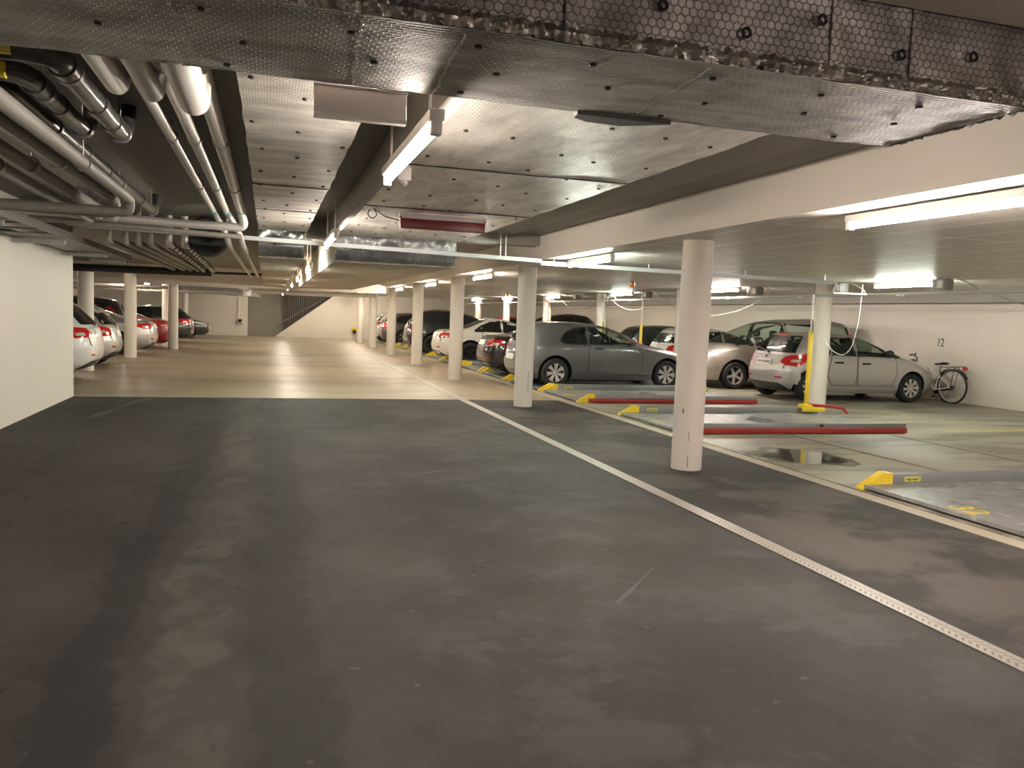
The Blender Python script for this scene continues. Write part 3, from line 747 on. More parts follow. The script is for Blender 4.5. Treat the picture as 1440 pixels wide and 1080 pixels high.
# ------------------------------------------------------------------ room
DY0_ = 2.73
ZC, ZR, BX, WR, WL = 2.85, 2.47, 3.98, 15.4, -3.08
YB = 47.0
struct('floor', MB().box(-9.2, 5.42, 14.92, 48.5, -.2, 0), M['floor'])
struct('floor_asphalt', MB().box(-9.2, 5.42, -9., 14.92, -.2, 0), M['asphalt'])
struct('floor_bay', MB().box(5.66, 15.7, -9., 48.5, -.2, 0), M['pit'])
struct('floor_kerb', MB().box(5.42, 5.6, -9., 48.5, -.2, .004), M['kerb'])
struct('floor_groove', MB().box(5.6, 5.66, -9., 48.5, -.2, -.04), M['groove'])
struct('ceiling', MB().box(-9.2, BX, -9., 48.5, ZC, ZC+.25), M['slab_grey'])
struct('ceiling_strip', MB().box(2.6, 3.53, 3.2, 12.0, ZC-.03, ZC+.001), M['slab_mid'])
struct('ceiling_near', MB().box(.9, BX-.02, -9., DY0_, ZC-.012, ZC+.001), M['slab_white'])
struct('ceiling_right', MB().box(BX, 15.7, -9., 48.5, ZR, ZC+.25), M['boarded'])
struct('ceiling_fascia', MB().box(BX-.02, BX, -9., 48.5, ZR, ZC), M['beam_white'])
struct('ceiling_crossbeam', MB().box(.50, .925, 12.0, 12.36, 2.60, ZC).box(2.78, BX-.021, 12.0, 12.36, 2.68, ZC), M['slab_mid'])
struct('ceiling_far_beam', MB().box(-9., BX-.02, 29.2, 29.7, 2.24, ZC), M['beam_white'])
struct('ceiling_slim_beam', MB().box(.80, .885, 3.63, 12.0, 2.61, ZC), M['slab_mid'])
struct('ceiling_wall_beam', MB().box(14.75, WR, -9., YB, 2.29, ZR), M['slab_mid'])
struct('wall_right', MB().box(WR, WR+.3, -9., 48.5, 0, ZR+.1), M['wall_r'])
struct('wall_left', MB().box(-9.2, WL, -9., 14.97, 0, ZC), M['wall'])
struct('wall_left_far', MB().box(-9.2, -8.9, 14.97, 48.5, 0, ZC), M['wall'])
struct('wall_front', MB().box(-9.2, 15.7, -9.3, -9., 0, ZC), M['wall'])
struct('wall_back', MB().box(-9.2, 15.7, YB+1.2, YB+1.5, 0, ZC), M['concrete'])
struct('wall_back_left', MB().box(-9.2, -1.11, YB, YB+.2, 0, ZC), M['wall'])
mb = MB().prism([(.36, 0), (WR, 0), (WR, ZC), (4.1, ZC), (.36, .04)], YB, YB+.2, 'Y'); struct('wall_back_right', mb, M['wall'])
struct('wall_back_recess', MB().box(-1.3, .75, YB+.45, YB+.65, 0, ZC), M['concrete'])
struct('trim_1', MB().box(-1.3, 4.0, YB+.1, YB+1.2, 2.32, ZC), M['slab_mid'])
# slatted stair railing on the back wall
t = root('slatted_railing', (.75, YB+.35, 0), 'dark slatted railing above the sloping white wall at the far end', 'railing')
sl = MB(); RS = simple('railing_slats', (.17, .15, .125), .5)
for i in range(26):
    x = .04+i*.115; z0 = max(.1, (x+.39)*.74-.15)
    MB().box(x, x+.045, -.02, .02, z0, 2.32).build('slat', RS, t, 0)
sl.box(0, 3.1, .04, .06, .02, 2.32)
sl.build('backing', simple('railing_backing', (.055, .05, .045), .8), t, 0)
MB().tube([(-.35, -.06, .62), (2.2, -.06, 2.2)], .03, 8).build('handrail', M['steel_rod'], t)
# door number on the right wall and other wall fittings
def text(name, s, size, mat, loc, rot, parent=None, ext=.002, sx=1.):
    cu = bpy.data.curves.new(name, 'FONT'); cu.body = s; cu.size = size; cu.extrude = ext; cu.align_x = 'CENTER'; cu.align_y = 'CENTER'
    tmp = bpy.data.objects.new(name+'_t', cu); COL.objects.link(tmp)
    me = bpy.data.meshes.new_from_object(tmp.evaluated_get(bpy.context.evaluated_depsgraph_get()))
    bpy.data.objects.remove(tmp); bpy.data.curves.remove(cu)
    me.name = name; o = link_mesh(name, me, mat, parent, 0); o.location = loc; o.rotation_euler = rot; o.scale = (sx, 1, 1); return o
prop(text('bay_number', '12', .27, M['black_line'], (WR-.003, 15.85, 1.36), (PI/2, 0, -PI/2), sx=.85), 'black number 12 painted on the right wall above the bicycle', 'number')
t = root('wall_box', (-1.52, YB, .62), 'grey socket box at the foot of a conduit on the far wall', 'socket')
MB().box(-.14, .14, -.1, 0, 0, .3, .02).build('box', M['grey_plastic'], t); MB().box(-.09, -.04, -.05, 0, .3, 1.66).build('conduit', M['white_plastic'], t)
MB().lathe([(.001, .03), (.07, .03), (.08, 0)], 16, 'Y', (.02, -.13, .2)).build('dial', M['chrome'], t)
t = root('hazard_box', (4.62, YB, .42), 'small yellow and black fitting low on the far white wall', 'fitting')
MB().box(-.16, .16, -.12, 0, 0, .26, .03).build('case', M['yellow'], t); MB().box(-.08, .10, -.15, -.1, -.1, .1, .02).build('hook', M['trim_black'], t)

# ------------------------------------------------------------------ columns
RC = .165
def column(x, y, top, label, group):
    mb = MB().lathe([(RC*.99, 0), (RC, .02), (RC, top), (.001, top)], 40)
    o = one('column', mb, M['column'], label, 'column', group, 40); o.location = (x, y, 0); return o
fy = [7.95, 13.91, 19.52, 25.0, 30.57, 36.2, 41.2]
fl_ = ['nearest round white column, standing on dark asphalt beside the drain', 'round white column with a scuffed foot, standing in front of the grey hatchback\'s tail',
      'round white column between the white coupe\'s rear lamp and its rear wheel', 'round white column in front of the blue-black van\'s tail',
      'round white column in front of the brown wagon\'s tail', 'round white column just left of the farthest white car\'s tail', 'last round white column of the aisle row, by the far wall']
for y, l in zip(fy, fl_): column(4.38 if y > 8 else 4.41, y, ZR, l, 'columns along the aisle')
by = [13.98, 19.5, 25.0, 30.5, 36.2, 41.5]
bl = ['round white column in front of the silver hatchback\'s side, behind the yellow post', 'back-row white column hidden behind the nearest column', 'back-row white column above the grey hatchback\'s windscreen',
      'back-row white column in front of the dark tall car\'s roof', 'back-row white column above the white coupe\'s roof', 'farthest back-row white column']
for y, l in zip(by, bl): column(10.62 if y < 14 else 10.45, y, ZR, l, 'columns of the back row')
for x, y, l in ((-3.97, 20.54, 'white column behind the rear bumper of the white off-roader'), (-3.82, 25.77, 'white column standing between the silver hatchback and the silver saloon'),
             (-3.22, 31.0, 'white column in front of the red car and the black hatchback'), (-3.78, 34.1, 'white column close behind another, lit bright at its top'), (-4.1, 44.6, 'white column behind the bonnet of the farthest black car')):
    column(x, y, 2.40, l, 'columns on the left side')

def scuff(col, z0, z1, a0, a1, mat):
    mb = MB(); n = 4; r = RC+.0015
    vs = [(r*math.cos(a), r*math.sin(a), z) for z in (z0, z1) for a in np.linspace(a0, a1, n)]
    vs += [((r-.004)*math.cos(a), (r-.004)*math.sin(a), z) for z in (z0, z1) for a in np.linspace(a0, a1, n)]
    f = [(i, i+1, n+i+1, n+i) for i in range(n-1)]
    mb.add(vs, f+[tuple(2*n+i for i in q[::-1]) for q in f]+[(0, n, 3*n, 2*n), (n-1, 3*n-1, 4*n-1, 2*n-1)]); mb.build('scuff_mark', mat, col, 0)
SCM = simple('scuff_grey', (.10, .09, .08), .8, 0, .3, 40); SCM2 = simple('scuff_pale', (.54, .50, .44), .8, 0, .2, 30)
c0 = bpy.data.objects['column']; scuff(c0, .04, .17, -2.02, -1.98, SCM); scuff(c0, .32, .42, -2.03, -2.0, SCM); scuff(c0, .62, .67, -2.5, -2.42, SCM)
c1 = bpy.data.objects['column.001']; scuff(c1, .28, .62, -1.45, -1.28, SCM2)
def streak(pts, w, mat, label):
    mb = MB(); P = [Vector((x, y, .0012)) for x, y in pts]; vs = []
    for i, q in enumerate(P):
        d = (P[min(i+1, len(P)-1)]-P[max(i-1, 0)]).normalized(); s_ = Vector((-d.y, d.x, 0))*w*(.55+.45*math.sin(i*1.9))
        vs += [q-s_, q+s_]
    mb.add(vs, [(2*i, 2*i+1, 2*i+3, 2*i+2) for i in range(len(P)-1)])
    return one('floor_streak', mb, mat, label, 'floor mark', 'scuffs on the asphalt', 0)
LIL = simple('lilac_scuff', (.062, .055, .060), .7, 0, .5, 9); PAL = simple('pale_scuff', (.052, .051, .051), .6, 0, .3, 14)
streak([(-2.28, 12.2), (-2.24, 12.6), (-2.2, 13.0), (-2.1, 13.7), (-1.98, 14.3), (-1.9, 14.85)], .09, LIL, 'pale lilac scuff on the dark asphalt near the end of the left wall')
streak([(1.90, 4.12), (2.05, 4.28), (2.2, 4.45), (2.4, 4.68)], .018, PAL, 'thin pale scratch on the dark asphalt in the middle of the aisle')
streak([(1.42, 7.9), (1.6, 8.0), (1.85, 8.1), (2.0, 8.2)], .02, PAL, 'short pale scratch on the dark asphalt left of the drain')

# ------------------------------------------------------------------ drain channel
t = root('drain_channel', (3.5, 0, 0), 'pale slotted drain channel running along the aisle floor', 'drain')
MB().box(-.06, .06, -8.9, 41., .0005, .006).build('grate', M['grate'], t, 0)
mb = MB(); mb.box(-.068, -.06, -8.9, 41., .0005, .008); mb.box(.06, .068, -8.9, 41., .0005, .008); mb.build('edge_frame', M['galv'], t, 0)

# ------------------------------------------------------------------ fluorescent lamps
TUBE = [emit('tube_warm', (1., .90, .80), 62.), emit('tube_green', (.93, 1., .88), 62.), emit('tube_pink', (1., .88, .83), 80.), emit('tube_far', (1., .89, .74), 62.)]
def lamp(x, y, z, tint, label, group, hang=0., L=1.62):
    t = root('tube_lamp', (x, y, z), label, 'lamp', group)
    h = L/2
    MB().box(-.035, .035, -h, h, .03, .085, .008).build('housing', M['white_plastic'], t)
    MB().tube([(0, -h+.05, 0), (0, h-.05, 0)], .019, 14).build('tube', TUBE[tint], t)
    for s in (-1, 1):
        MB().box(-.025, .025, min(s*h, s*(h-.05)), max(s*h, s*(h-.05)), -.03, .04, .006).build('lamp_holder', M['white_plastic'], t)
    if hang:
        for s in (-1, 1): MB().tube([(0, s*(h-.18), .08), (0, s*(h-.18), .08+hang)], .008, 6).build('hanger_rod', M['white_plastic'], t)
    return t
cy = [-1.6, 4.45, 10.15, 15.6, 21.2, 26.6, 33.0, 38.8, 44.4]
cl = ['tube lamp hung behind the near foil duct, out of sight overhead', 'nearest lit tube lamp, hung on a rod under the slim ceiling beam', 'lit tube lamp in front of the gap between the two foil boxes'] + \
     ['%s lit tube lamp from the near end of the gap between the foil boxes' % w for w in ('nearest', 'second', 'third')] + ['lit tube lamp under the far aisle ceiling, %s from the far beam' % w for w in ('first', 'second', 'third')]
for i, (y, l) in enumerate(zip(cy, cl)):
    x, z = (.70, 2.40) if i < 3 else (.69, 2.30)
    lamp(x, y, z, [0, 0, 0, 1, 3, 3, 3, 3, 3][i], l, 'tube lamps along the middle of the aisle', {0: .36, 1: .36, 2: .36}.get(i, 0.46))
ry = [-1.4, 4.60, 10.75, 16.7, 22.4, 28.1, 33.9, 39.6, 45.]
rl = ['tube lamp behind the camera under the right ceiling', 'long bright tube lamp on the right, nearest under the right ceiling'] + ['lit tube lamp above the aisle-side columns, %s behind the nearest' % w for w in ORD[:7]]
for i, (y, l) in enumerate(zip(ry, rl)): lamp(4.28, y, 2.375, [2, 2, 1, 0, 3, 3, 3, 3, 3][i], l, 'tube lamps above the white columns')
qy = [-.4, 5.4, 11.78, 17.35, 23.1, 29.4, 35.6, 41.5]
ql = ['tube lamp of the back row, out of sight to the right', 'tube lamp of the back row beside the camera', 'lit tube lamp between two grey junction boxes at the right'] + ['lit tube lamp along the overhead rail, %s beyond the junction boxes' % w for w in ORD[:5]]
for i, (y, l) in enumerate(zip(qy, ql)): lamp(10.3 if i != 2 else 10.64, y, 2.385, [2, 2, 1, 2, 1, 3, 3, 3][i], l, 'tube lamps along the overhead rail')
for i, y in enumerate((22.6, 33.2, 39.5)): lamp(-5.2, y, 2.42, 3, 'tube lamp above the parked cars on the left, %s along' % ORD[i], 'tube lamps on the left side', .35)

# ------------------------------------------------------------------ near foil duct across the ceiling
DX0, DX1, DY0, DY1, DZ0 = -3.07, 3.02, 2.745, 3.60, 2.53
t = root('foil_duct', (0, 3.17, DZ0), 'big dark foil-wrapped duct crossing the ceiling close overhead', 'duct')
def gridbox(ax, a0, a1, b0, b1, fn, na, nb):
    mb = MB(); vs = []
    for i in range(na+1):
        for j in range(nb+1): vs.append(fn(a0+(a1-a0)*i/na, b0+(b1-b0)*j/nb))
    mb.add(vs, [(i*(nb+1)+j, i*(nb+1)+j+1, (i+1)*(nb+1)+j+1, (i+1)*(nb+1)+j) for i in range(na) for j in range(nb)]); return mb
nz = lambda x, y, s, k: noise.noise(Vector((x*s, y*s, k)))
Y0, Y1 = DY0-3.17, DY1-3.17
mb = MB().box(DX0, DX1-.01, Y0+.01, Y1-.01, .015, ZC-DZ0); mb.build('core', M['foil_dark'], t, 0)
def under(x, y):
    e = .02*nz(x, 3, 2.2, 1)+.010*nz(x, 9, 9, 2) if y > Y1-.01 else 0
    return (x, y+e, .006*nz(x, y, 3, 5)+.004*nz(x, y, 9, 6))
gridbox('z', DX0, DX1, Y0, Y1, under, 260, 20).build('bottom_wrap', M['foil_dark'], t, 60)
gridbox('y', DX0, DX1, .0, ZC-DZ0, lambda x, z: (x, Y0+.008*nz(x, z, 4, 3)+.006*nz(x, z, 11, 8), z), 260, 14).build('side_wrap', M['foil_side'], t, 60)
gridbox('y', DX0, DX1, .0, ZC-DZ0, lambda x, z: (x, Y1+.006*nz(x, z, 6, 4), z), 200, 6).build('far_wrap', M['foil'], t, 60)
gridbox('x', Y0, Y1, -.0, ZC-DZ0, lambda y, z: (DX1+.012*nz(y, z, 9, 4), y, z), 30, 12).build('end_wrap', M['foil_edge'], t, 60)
def crimp(p, q, n, wdt, up, parent, name, mat, seed=0):   # crumpled seam strip from p to q
    P, Q = Vector(p), Vector(q); d = (Q-P); k = 9; vs = []
    perp = Vector(up)
    side_ = d.normalized().cross(perp)
    for i in range(n+1):
        c = P+d*i/n
        for j in range(k):
            a = (j/(k-1)-.5)
            amp = .012*nz(i*.11*10, j*3., 1., seed)+.020*nz(i*.043*10, seed, 1., 3+j*.13)
            vs.append(c+perp*(a*wdt*(1+.5*nz(i*.3, 2, 1, seed)))+side_*(amp+.016*(1-abs(a)*2)))
    MB().add(vs, [(i*k+j, i*k+j+1, (i+1)*k+j+1, (i+1)*k+j) for i in range(n) for j in range(k-1)]).build(name, mat, parent, 25)
crimp((DX0, Y0-.006, .03), (DX1, Y0-.006, .03), 620, .055, (0, 0, 1), t, 'crumpled_seam', M['foil_seam'], 1)
crimp((DX1+.006, Y0, .02), (DX1+.006, Y1, .02), 90, .06, (0, 0, 1), t, 'crumpled_seam', M['foil_edge'], 5)
for x in (-.32, .28, .62, 1.55):
    gridbox('z', -.004, .004, Y0+.03, Y1-.02, lambda a, y: (x+a*1.4+.05*(y-Y0)+.012*nz(y, x, 9, 2), y, -.006), 1, 40).build('tape_seam', M['foil_edge'], t, 0)
pin_me = MB().lathe([(.001, -.006), (.012, -.006), (.015, -.002), (.015, .004)], 14).mesh('fixing_pin')
pin_me.materials.append(M['pin'])
def pin(parent, loc, rot=(0, 0, 0)):
    o = bpy.data.objects.new('fixing_pin', pin_me); COL.objects.link(o); o.parent = parent; o.location = loc; o.rotation_euler = rot
for i in range(10):
    x = -1.65+i*.47
    pin(t, (x+.03*math.sin(i*5), Y0+.16+.02*math.cos(i*3), -.006)); pin(t, (x+.14, Y0+.45+.03*math.sin(i*2), -.006))
    if i % 2: pin(t, (x+.07, Y1-.10, -.006))
for x in (.55, 1.0, 1.32, 1.66, 1.98, 2.35, 2.7):
    mb = MB(); pts = [(x+.016*math.cos(a), Y0-.018, .16+.05*math.sin(x*7)+.016*math.sin(a)) for a in np.linspace(0, 2*PI, 17)]
    mb.tube(pts, .006, 6).build('pull_ring', M['pin'], t)
for x in (.98, 2.05, 2.42):
    MB().box(x-.02, x+.02, Y0-.01, Y0-.004, .05, .31).build('tape_strip', M['foil_side'], t, 0)
# loose foil flap hanging past the far edge
mb = MB().prism([(1.33, Y1-.03), (1.80, Y1-.03), (1.60, Y1+.10), (1.42, Y1+.09), (1.34, Y1+.04)], -.02, .06, 'Z'); mb.build('foil_flap', simple('flap_foil', (.085, .08, .075), .6, .35, .2, 20), t, 0)

# ------------------------------------------------------------------ flat foil ducts along the aisle
def mat_panel(x0, x1, y0, y1, z0, label, seams, pins, fm='foil'):
    t = root('ceiling_duct', ((x0+x1)/2, y0, z0), label, 'duct', 'flat foil ducts under the aisle ceiling')
    w = (x1-x0)/2; L = y1-y0
    MB().box(-w+.01, w-.01, .01, L, .012, ZC-z0-.002).build('core', M['foil'], t, 0)
    def f(x, y):
        e = .012*nz(y, x0, 3, 2)*(1 if abs(abs(x)-w) < 1e-4 else 0)
        return (x+e, y, .006*nz(x, y, 2.5, x0)+.003*nz(x, y, 8, 3)-(.0 if y < L-.02 else -.0))
    gridbox('z', -w, w, 0, L, f, 18, 160).build('foil_underside', M[fm], t, 60)
    for s in seams:
        mb = MB(); 
        mb.box(-w, w, s-.003, s+.003, -.008, .004); mb.build('joint', M['pin'], t, 0)
    for p in pins: pin(t, (p[0], p[1], -.008))
    return t
rp = random.Random(3)
pl = [(-.25+.25*(i % 3)+rp.uniform(-.03, .03), .5+i*.30+rp.uniform(-.1, .1)) for i in range(26)]
mat_panel(-.155, .497, 3.62, 11.98, 2.66, 'narrow flat foil-clad duct left of the slim ceiling beam', (4.0, 5.9), pl)
pr = [(-.75+.37*(i % 5)+rp.uniform(-.06, .06), .3+i*.165+rp.uniform(-.1, .1)) for i in range(48)]
mat_panel(.90, 2.69, 3.62, 11.98, 2.66, 'wide flat foil-clad duct right of the slim ceiling beam', (2.4, 4.9), pr, 'foil_y')
def box_duct(x0, x1, label):
    t = root('box_duct', ((x0+x1)/2, 12.42, 2.31), label, 'duct', 'lower foil boxes over the far aisle')
    w = (x1-x0)/2; L = 16.3; h = .535
    def f(x, s):   # s runs down the rounded front, then back along the underside
        if s < .34: return (x, .012*nz(x, s, 7, 2)+.006*nz(x, s, 16, 2), h-s)
        if s < .34+.314:
            a = (s-.34)/.2; return (x, .2-.2*math.cos(a)+.008*nz(x, s, 9, 1), .2-.2*math.sin(a)) if False else (x, .2*(1-math.cos(a)), .2*(1-math.sin(a)))
        return (x, .2+(s-.654), .004*nz(x, s, 2, 4))
    gridbox('y', -w, w, 0, .654, f, 60, 26).build('foil_front', M['foil_front'], t, 60)
    gridbox('z', -w, w, .654, .654+L, f, 10, 60).build('underside', M['foil_under'], t, 60)
    prof = [(0, h), (0, .2), (.06, .06), (.2, 0), (L+.2, 0), (L+.2, h)]
    for s in (-1, 1):
        MB().prism(prof, s*w-.004, s*w+.004, 'X').build('side_sheet', M['beam_white'] if (s > 0) == (x0 < 0) else M['beam_white'], t, 0)
    MB().box(-w, w, L+.19, L+.2, 0, h).build('end_sheet', M['foil_under'], t, 0)
box_duct(-.155, .478, 'narrow foil-fronted box duct low over the aisle, left of the lamp gap')
box_duct(.93, 2.74, 'wide foil-fronted box duct low over the aisle, right of the lamp gap')

# ------------------------------------------------------------------ signs hung from the ceiling
t = root('exit_sign', (.37, 3.68, 2.42), 'cream back of a sign case hung under the foil duct', 'sign')
MB().box(-.198, .198, -.012, .03, .0, .118, .006).build('case', M['sign_back'], t)
MB().prism([(-.03, 0), (.045, 0), (.03, -.016), (-.018, -.016)], -.198, .198, 'X').build('bottom_lip', M['white_plastic'], t)
MB().box(-.2, .2, -.02, .035, .113, .121).build('top_rail', M['grey_plastic'], t)
t = root('red_sign', (1.80, 8.9, 2.47), 'long dark red panel sign hung under the wide foil duct', 'sign')
MB().box(-.46, .48, -.02, .02, .02, .125, .004).build('red_panel', M['sign_red'], t)
MB().box(-.47, .49, -.03, .035, .128, .178, .004).build('rail', M['sign_back'], t)
for x in (-.46, .47): MB().tube([(x, 0, .13), (x, 0, .189)], .006, 6).sphere((x, -.02, .14), (.014, .014, .014), 8, 6).build('bracket', M['pin'], t)
lp = [(-.47, 0, .10), (-.62, 0, .13), (-.72, 0, .19)]
lp += [(-.76+.045*math.sin(a)*1., 0, .15+.045*math.cos(a)) for a in np.linspace(0, 2*PI*1.0, 18)] + [(-.86, 0, .19), (-.98, 0, .18)]
MB().tube(lp, .006, 6).build('supply_cable', M['rubber_black'], t)
t = root('lamp_switch_box', (.95, 6.2, 2.56), 'small white junction box at the end of the nearest tube lamp', 'box')
MB().box(-.05, .05, -.05, .05, .0, .1, .01).build('box', M['white_plastic'], t); MB().sphere((0, 0, -.01), (.035, .035, .03), 12, 8).build('sensor', M['lens_clear'], t)
# ------------------------------------------------------------------ pipes at the left
def pipe(path, r, mat, label, group, bend=.12, clamps=(), joints=(), extra=None):
    P = rounded(path, bend, 7)
    o = one('pipe', MB().tube(P, r, 18), mat, label, 'pipe', group, 40)
    for c in clamps:      # (point, direction axis)
        (x, y, z), ax = c
        mb = MB(); prof = [(r-.004, -.022), (r+.010, -.022), (r+.010, .022), (r-.004, .022)]
        mb.lathe(prof, 20, 'Y')
        if ax == 'Y': mb.v = [(a+x, b+y, cc+z) for a, b, cc in mb.v]
        else: mb.v = [(b+x, a+y, cc+z) for a, b, cc in mb.v]
        mb.tube([(x, y, z+r-.004), (x, y, ZC-.002)], .006, 6)
        mb.build('clamp', M['steel_rod'], o)
    for (x, y, z) in joints:
        mb = MB().lathe([(r-.004, -.05), (r+.007, -.05), (r+.007, .05), (r-.004, .05)], 20, 'Y'); mb.v = [(a+x, b+y, cc+z) for a, b, cc in mb.v]
        mb.build('coupling', mat, o)
    return o
g = 'black and dark drain pipes on the left'
z = 2.63
o = pipe([(-2.9, 3.99, z), (-.90, 3.99, z), (-.90, 5.80, z), (-.90, 5.95, ZC-.01)], .056, M['pipe_drain'], 'thick dark drain pipe with an elbow, rightmost of the three near drains', g, .13, [((-.90, 4.3, z), 'Y'), ((-.90, 5.68, z), 'Y')], [(-.9, 4.22, z), (-.9, 4.95, z), (-.9, 5.4, z)])
MB().box(-1.12, -1.04, 3.925, 3.99, z-.045, z+.02).build('yellow_tag', M['yellow_dull'], o)
MB().tube([(-2.9, 3.99, z), (-1.04, 3.99, z)], .0575, 18).build('black_sleeve', M['pipe_black'], o)
o = pipe([(-2.9, 4.40, z), (-1.11, 4.40, z), (-1.11, 5.80, z), (-1.11, 5.95, ZC-.01)], .052, M['pipe_drain'], 'dark drain pipe in the middle of the three near drains', g, .13, [((-1.11, 4.75, z), 'Y'), ((-1.11, 5.66, z), 'Y')], [(-1.11, 4.62, z), (-1.11, 5.1, z)])
MB().box(-1.24, -1.17, 4.335, 4.40, z-.045, z+.02).build('yellow_tag', M['yellow'], o)
MB().tube([(-2.9, 4.40, z), (-1.25, 4.40, z)], .0535, 18).build('black_sleeve', M['pipe_black'], o)
pipe([(-2.9, 4.72, z), (-1.28, 4.72, z), (-1.28, 10.35, z), (-1.28, 10.5, ZC-.01)], .052, M['pipe_drain'], 'long dark drain pipe running on far past the two shorter drains', g, .13, [((-1.28, 5.7, z), 'Y'), ((-1.28, 8.0, z), 'Y'), ((-1.28, 10.1, z), 'Y')], [(-1.28, 6.6, z), (-1.28, 7.4, z), (-1.28, 9.2, z)])
MB().box(-1.0, -.8, 5.72, 5.9, ZC-.06, ZC).build('x', M['pin']) if False else None
g = 'grey lagged pipes on the left'
z = 2.50
pipe([(-1.21, 3.7, z), (-1.21, 8.12, z), (-1.21, 8.12, 2.385), (-2.34, 8.12, 2.39)], .044, M['pipe_grey'], 'grey lagged pipe nearest the drains, dropping into a cross run', g, .07, [((-1.21, 6.2, z), 'Y')])
pipe([(-1.36, 3.7, z), (-1.36, 8.32, z), (-1.36, 8.32, 2.385), (-2.34, 8.32, 2.395)], .044, M['pipe_grey'], 'grey lagged pipe, second from the drains, bending down to a cross run', g, .07, [((-1.36, 6.2, z), 'Y')])
pipe([(-1.60, 3.7, z+.02), (-1.70, 10.3, z+.02), (-1.70, 10.45, ZC-.01)], .050, M['pipe_grey'], 'grey lagged pipe, third from the drains, running straight on', g, .05, [((-1.62, 6.6, z+.02), 'Y'), ((-1.675, 9.3, z+.02), 'Y')])
pipe([(-1.76, 3.7, z), (-1.94, 10.3, z), (-1.94, 10.45, ZC-.01)], .050, M['pipe_grey'], 'grey lagged pipe closest to the wall tray, running straight on', g, .05, [((-1.84, 6.6, z), 'Y'), ((-1.905, 9.3, z), 'Y')])
g = 'silver foil pipes in the middle of the ceiling'
for x0, x1, r0, r1, yb, lab in ((-.70, -.67, .052, .036, 4.42, 'left'), (-.555, -.52, .052, .040, 4.50, 'middle'), (-.375, -.345, .075, .052, 4.60, 'right')):
    o = one('pipe', MB().tube(rounded([(x0, 3.58, 2.60), (x0, yb-.06, 2.60), (x0, yb+.02, 2.72)], .09, 6), r0, 20), M['pipe_silver'], 'fat foil-wrapped pipe stub leaving the dark foil duct, %s of three' % lab, 'pipe', 'silver foil pipe stubs', 40)
ends = {-.67: [(-.67, 11.0, 2.75), (-.55, 11.2, 2.52), (-.51, 11.42, 2.385), (-.46, 22., 2.375)], -.52: [(-.52, 11.0, 2.75), (-.38, 11.2, 2.52), (-.345, 11.42, 2.385), (-.28, 22., 2.375)]}
for x1, r, lab in ((-.67, .037, 'left'), (-.52, .041, 'middle')):
    o = pipe([(x1, 4.3, 2.75)]+ends[x1], r, M['pipe_silver'], 'long silver pipe dropping behind the cross run, %s of three' % lab, g, .08, [((x1, 6.3, 2.75), 'Y'), ((x1, 8.7, 2.75), 'Y')])
    MB().box(x1-.03, x1+.03, 10.78, 10.86, 2.70, 2.80, .01).build('valve', M['green'], o)
o = pipe([(-.345, 4.4, 2.755), (-.345, 10.78, 2.755), (-.30, 10.86, 2.56), (-1.2, 10.84, 2.565), (-2.9, 10.7, 2.60)], .052, M['pipe_silver'], 'thickest silver pipe, turning left into the long cross run', g, .09, [((-.345, 6.3, 2.755), 'Y'), ((-.345, 8.7, 2.755), 'Y')])
MB().box(-.38, -.31, 10.55, 10.64, 2.70, 2.82, .01).build('valve', M['green'], o)
pipe([(-2.95, 10.62, 2.50), (-1.30, 10.72, 2.47), (-.34, 10.8, 2.44)], .03, M['pipe_grey'], 'thin grey cross pipe just under the silver cross run', 'cross pipes')
g = 'pipes in the second stretch on the left'
for i, x in enumerate((-2.03, -1.83, -1.68, -1.53)):
    pipe([(x, 11.95, 2.78), (x, 11.95, 2.37), (x+.02, 19.4, 2.35)], .042, M['pipe_silver'] if i < 0 else M['pipe_grey'], 'lagged pipe dropping from the tray and running back, %s from the wall' % ORD[i], g, .07)
for i, x in enumerate((-1.32, -1.12)):
    o = pipe([(x, 12.15, 2.78), (x, 12.15, 2.40), (x-.10, 19.7, 2.36)], .048, M['pipe_silver'], 'pipe in black wire net, %s of two, beyond the cable tray' % ('left', 'right')[i], g, .07)
    mb = MB()
    for k in range(12):
        y = 12.6+k*.6; c = (x-.10*(y-12.15)/7.5, y, 2.40-.04*(y-12.15)/7.5)
        mb.tube([(c[0]+.054*math.cos(a), c[1], c[2]+.054*math.sin(a)) for a in np.linspace(0, 2*PI, 15)], .007, 5)
    for a in (0, 1.6, 3.1, 4.7): mb.tube([(x+.054*math.cos(a), 12.3, 2.40+.054*math.sin(a)), (x-.10+.054*math.cos(a), 19.6, 2.36+.054*math.sin(a))], .006, 5)
    mb.build('wire_net', M['rubber_black'], o)
pipe([(-6.5, 20.35, 2.30), (-1.25, 19.9, 2.32)], .085, M['pipe_black'], 'thick black drain pipe crossing above the left columns', 'cross pipes', .1)
pipe([(-1.3, 20.9, 2.36), (-.18, 20.8, 2.37)], .03, M['pipe_black'], 'thin black pipe continuing from the thick black cross pipe', 'cross pipes')
for k, (y, zz, r, lab) in enumerate(((33.5, 2.20, .06, 'nearest'), (36.0, 2.26, .08, 'middle'), (40.5, 2.16, .06, 'farthest'))):
    pipe([(-8.8, y, zz), (-1.0-.2*k, y, zz), ], r, M['pipe_grey'], 'pale pipe crossing above the far left cars, %s of three' % lab, 'far cross pipes')
pipe([(-.6, 31.5, 2.18), (BX-.1, 31.5, 2.18)], .07, M['beam_white'], 'pale pipe crossing the aisle just beyond the far ceiling beam', 'far cross pipes')
t = root('fan_unit', (-.86, 12.75, 2.56), 'round black fan casing behind the cross pipes', 'fan')
MB().lathe([(.10, -.24), (.25, -.25), (.27, -.22), (.27, .3), (.001, .3)], 36, 'Y').build('casing', M['rubber_black'], t)
MB().lathe([(.001, -.2), (.1, -.22), (.1, -.1)], 20, 'Y').build('hub', M['pin'], t)
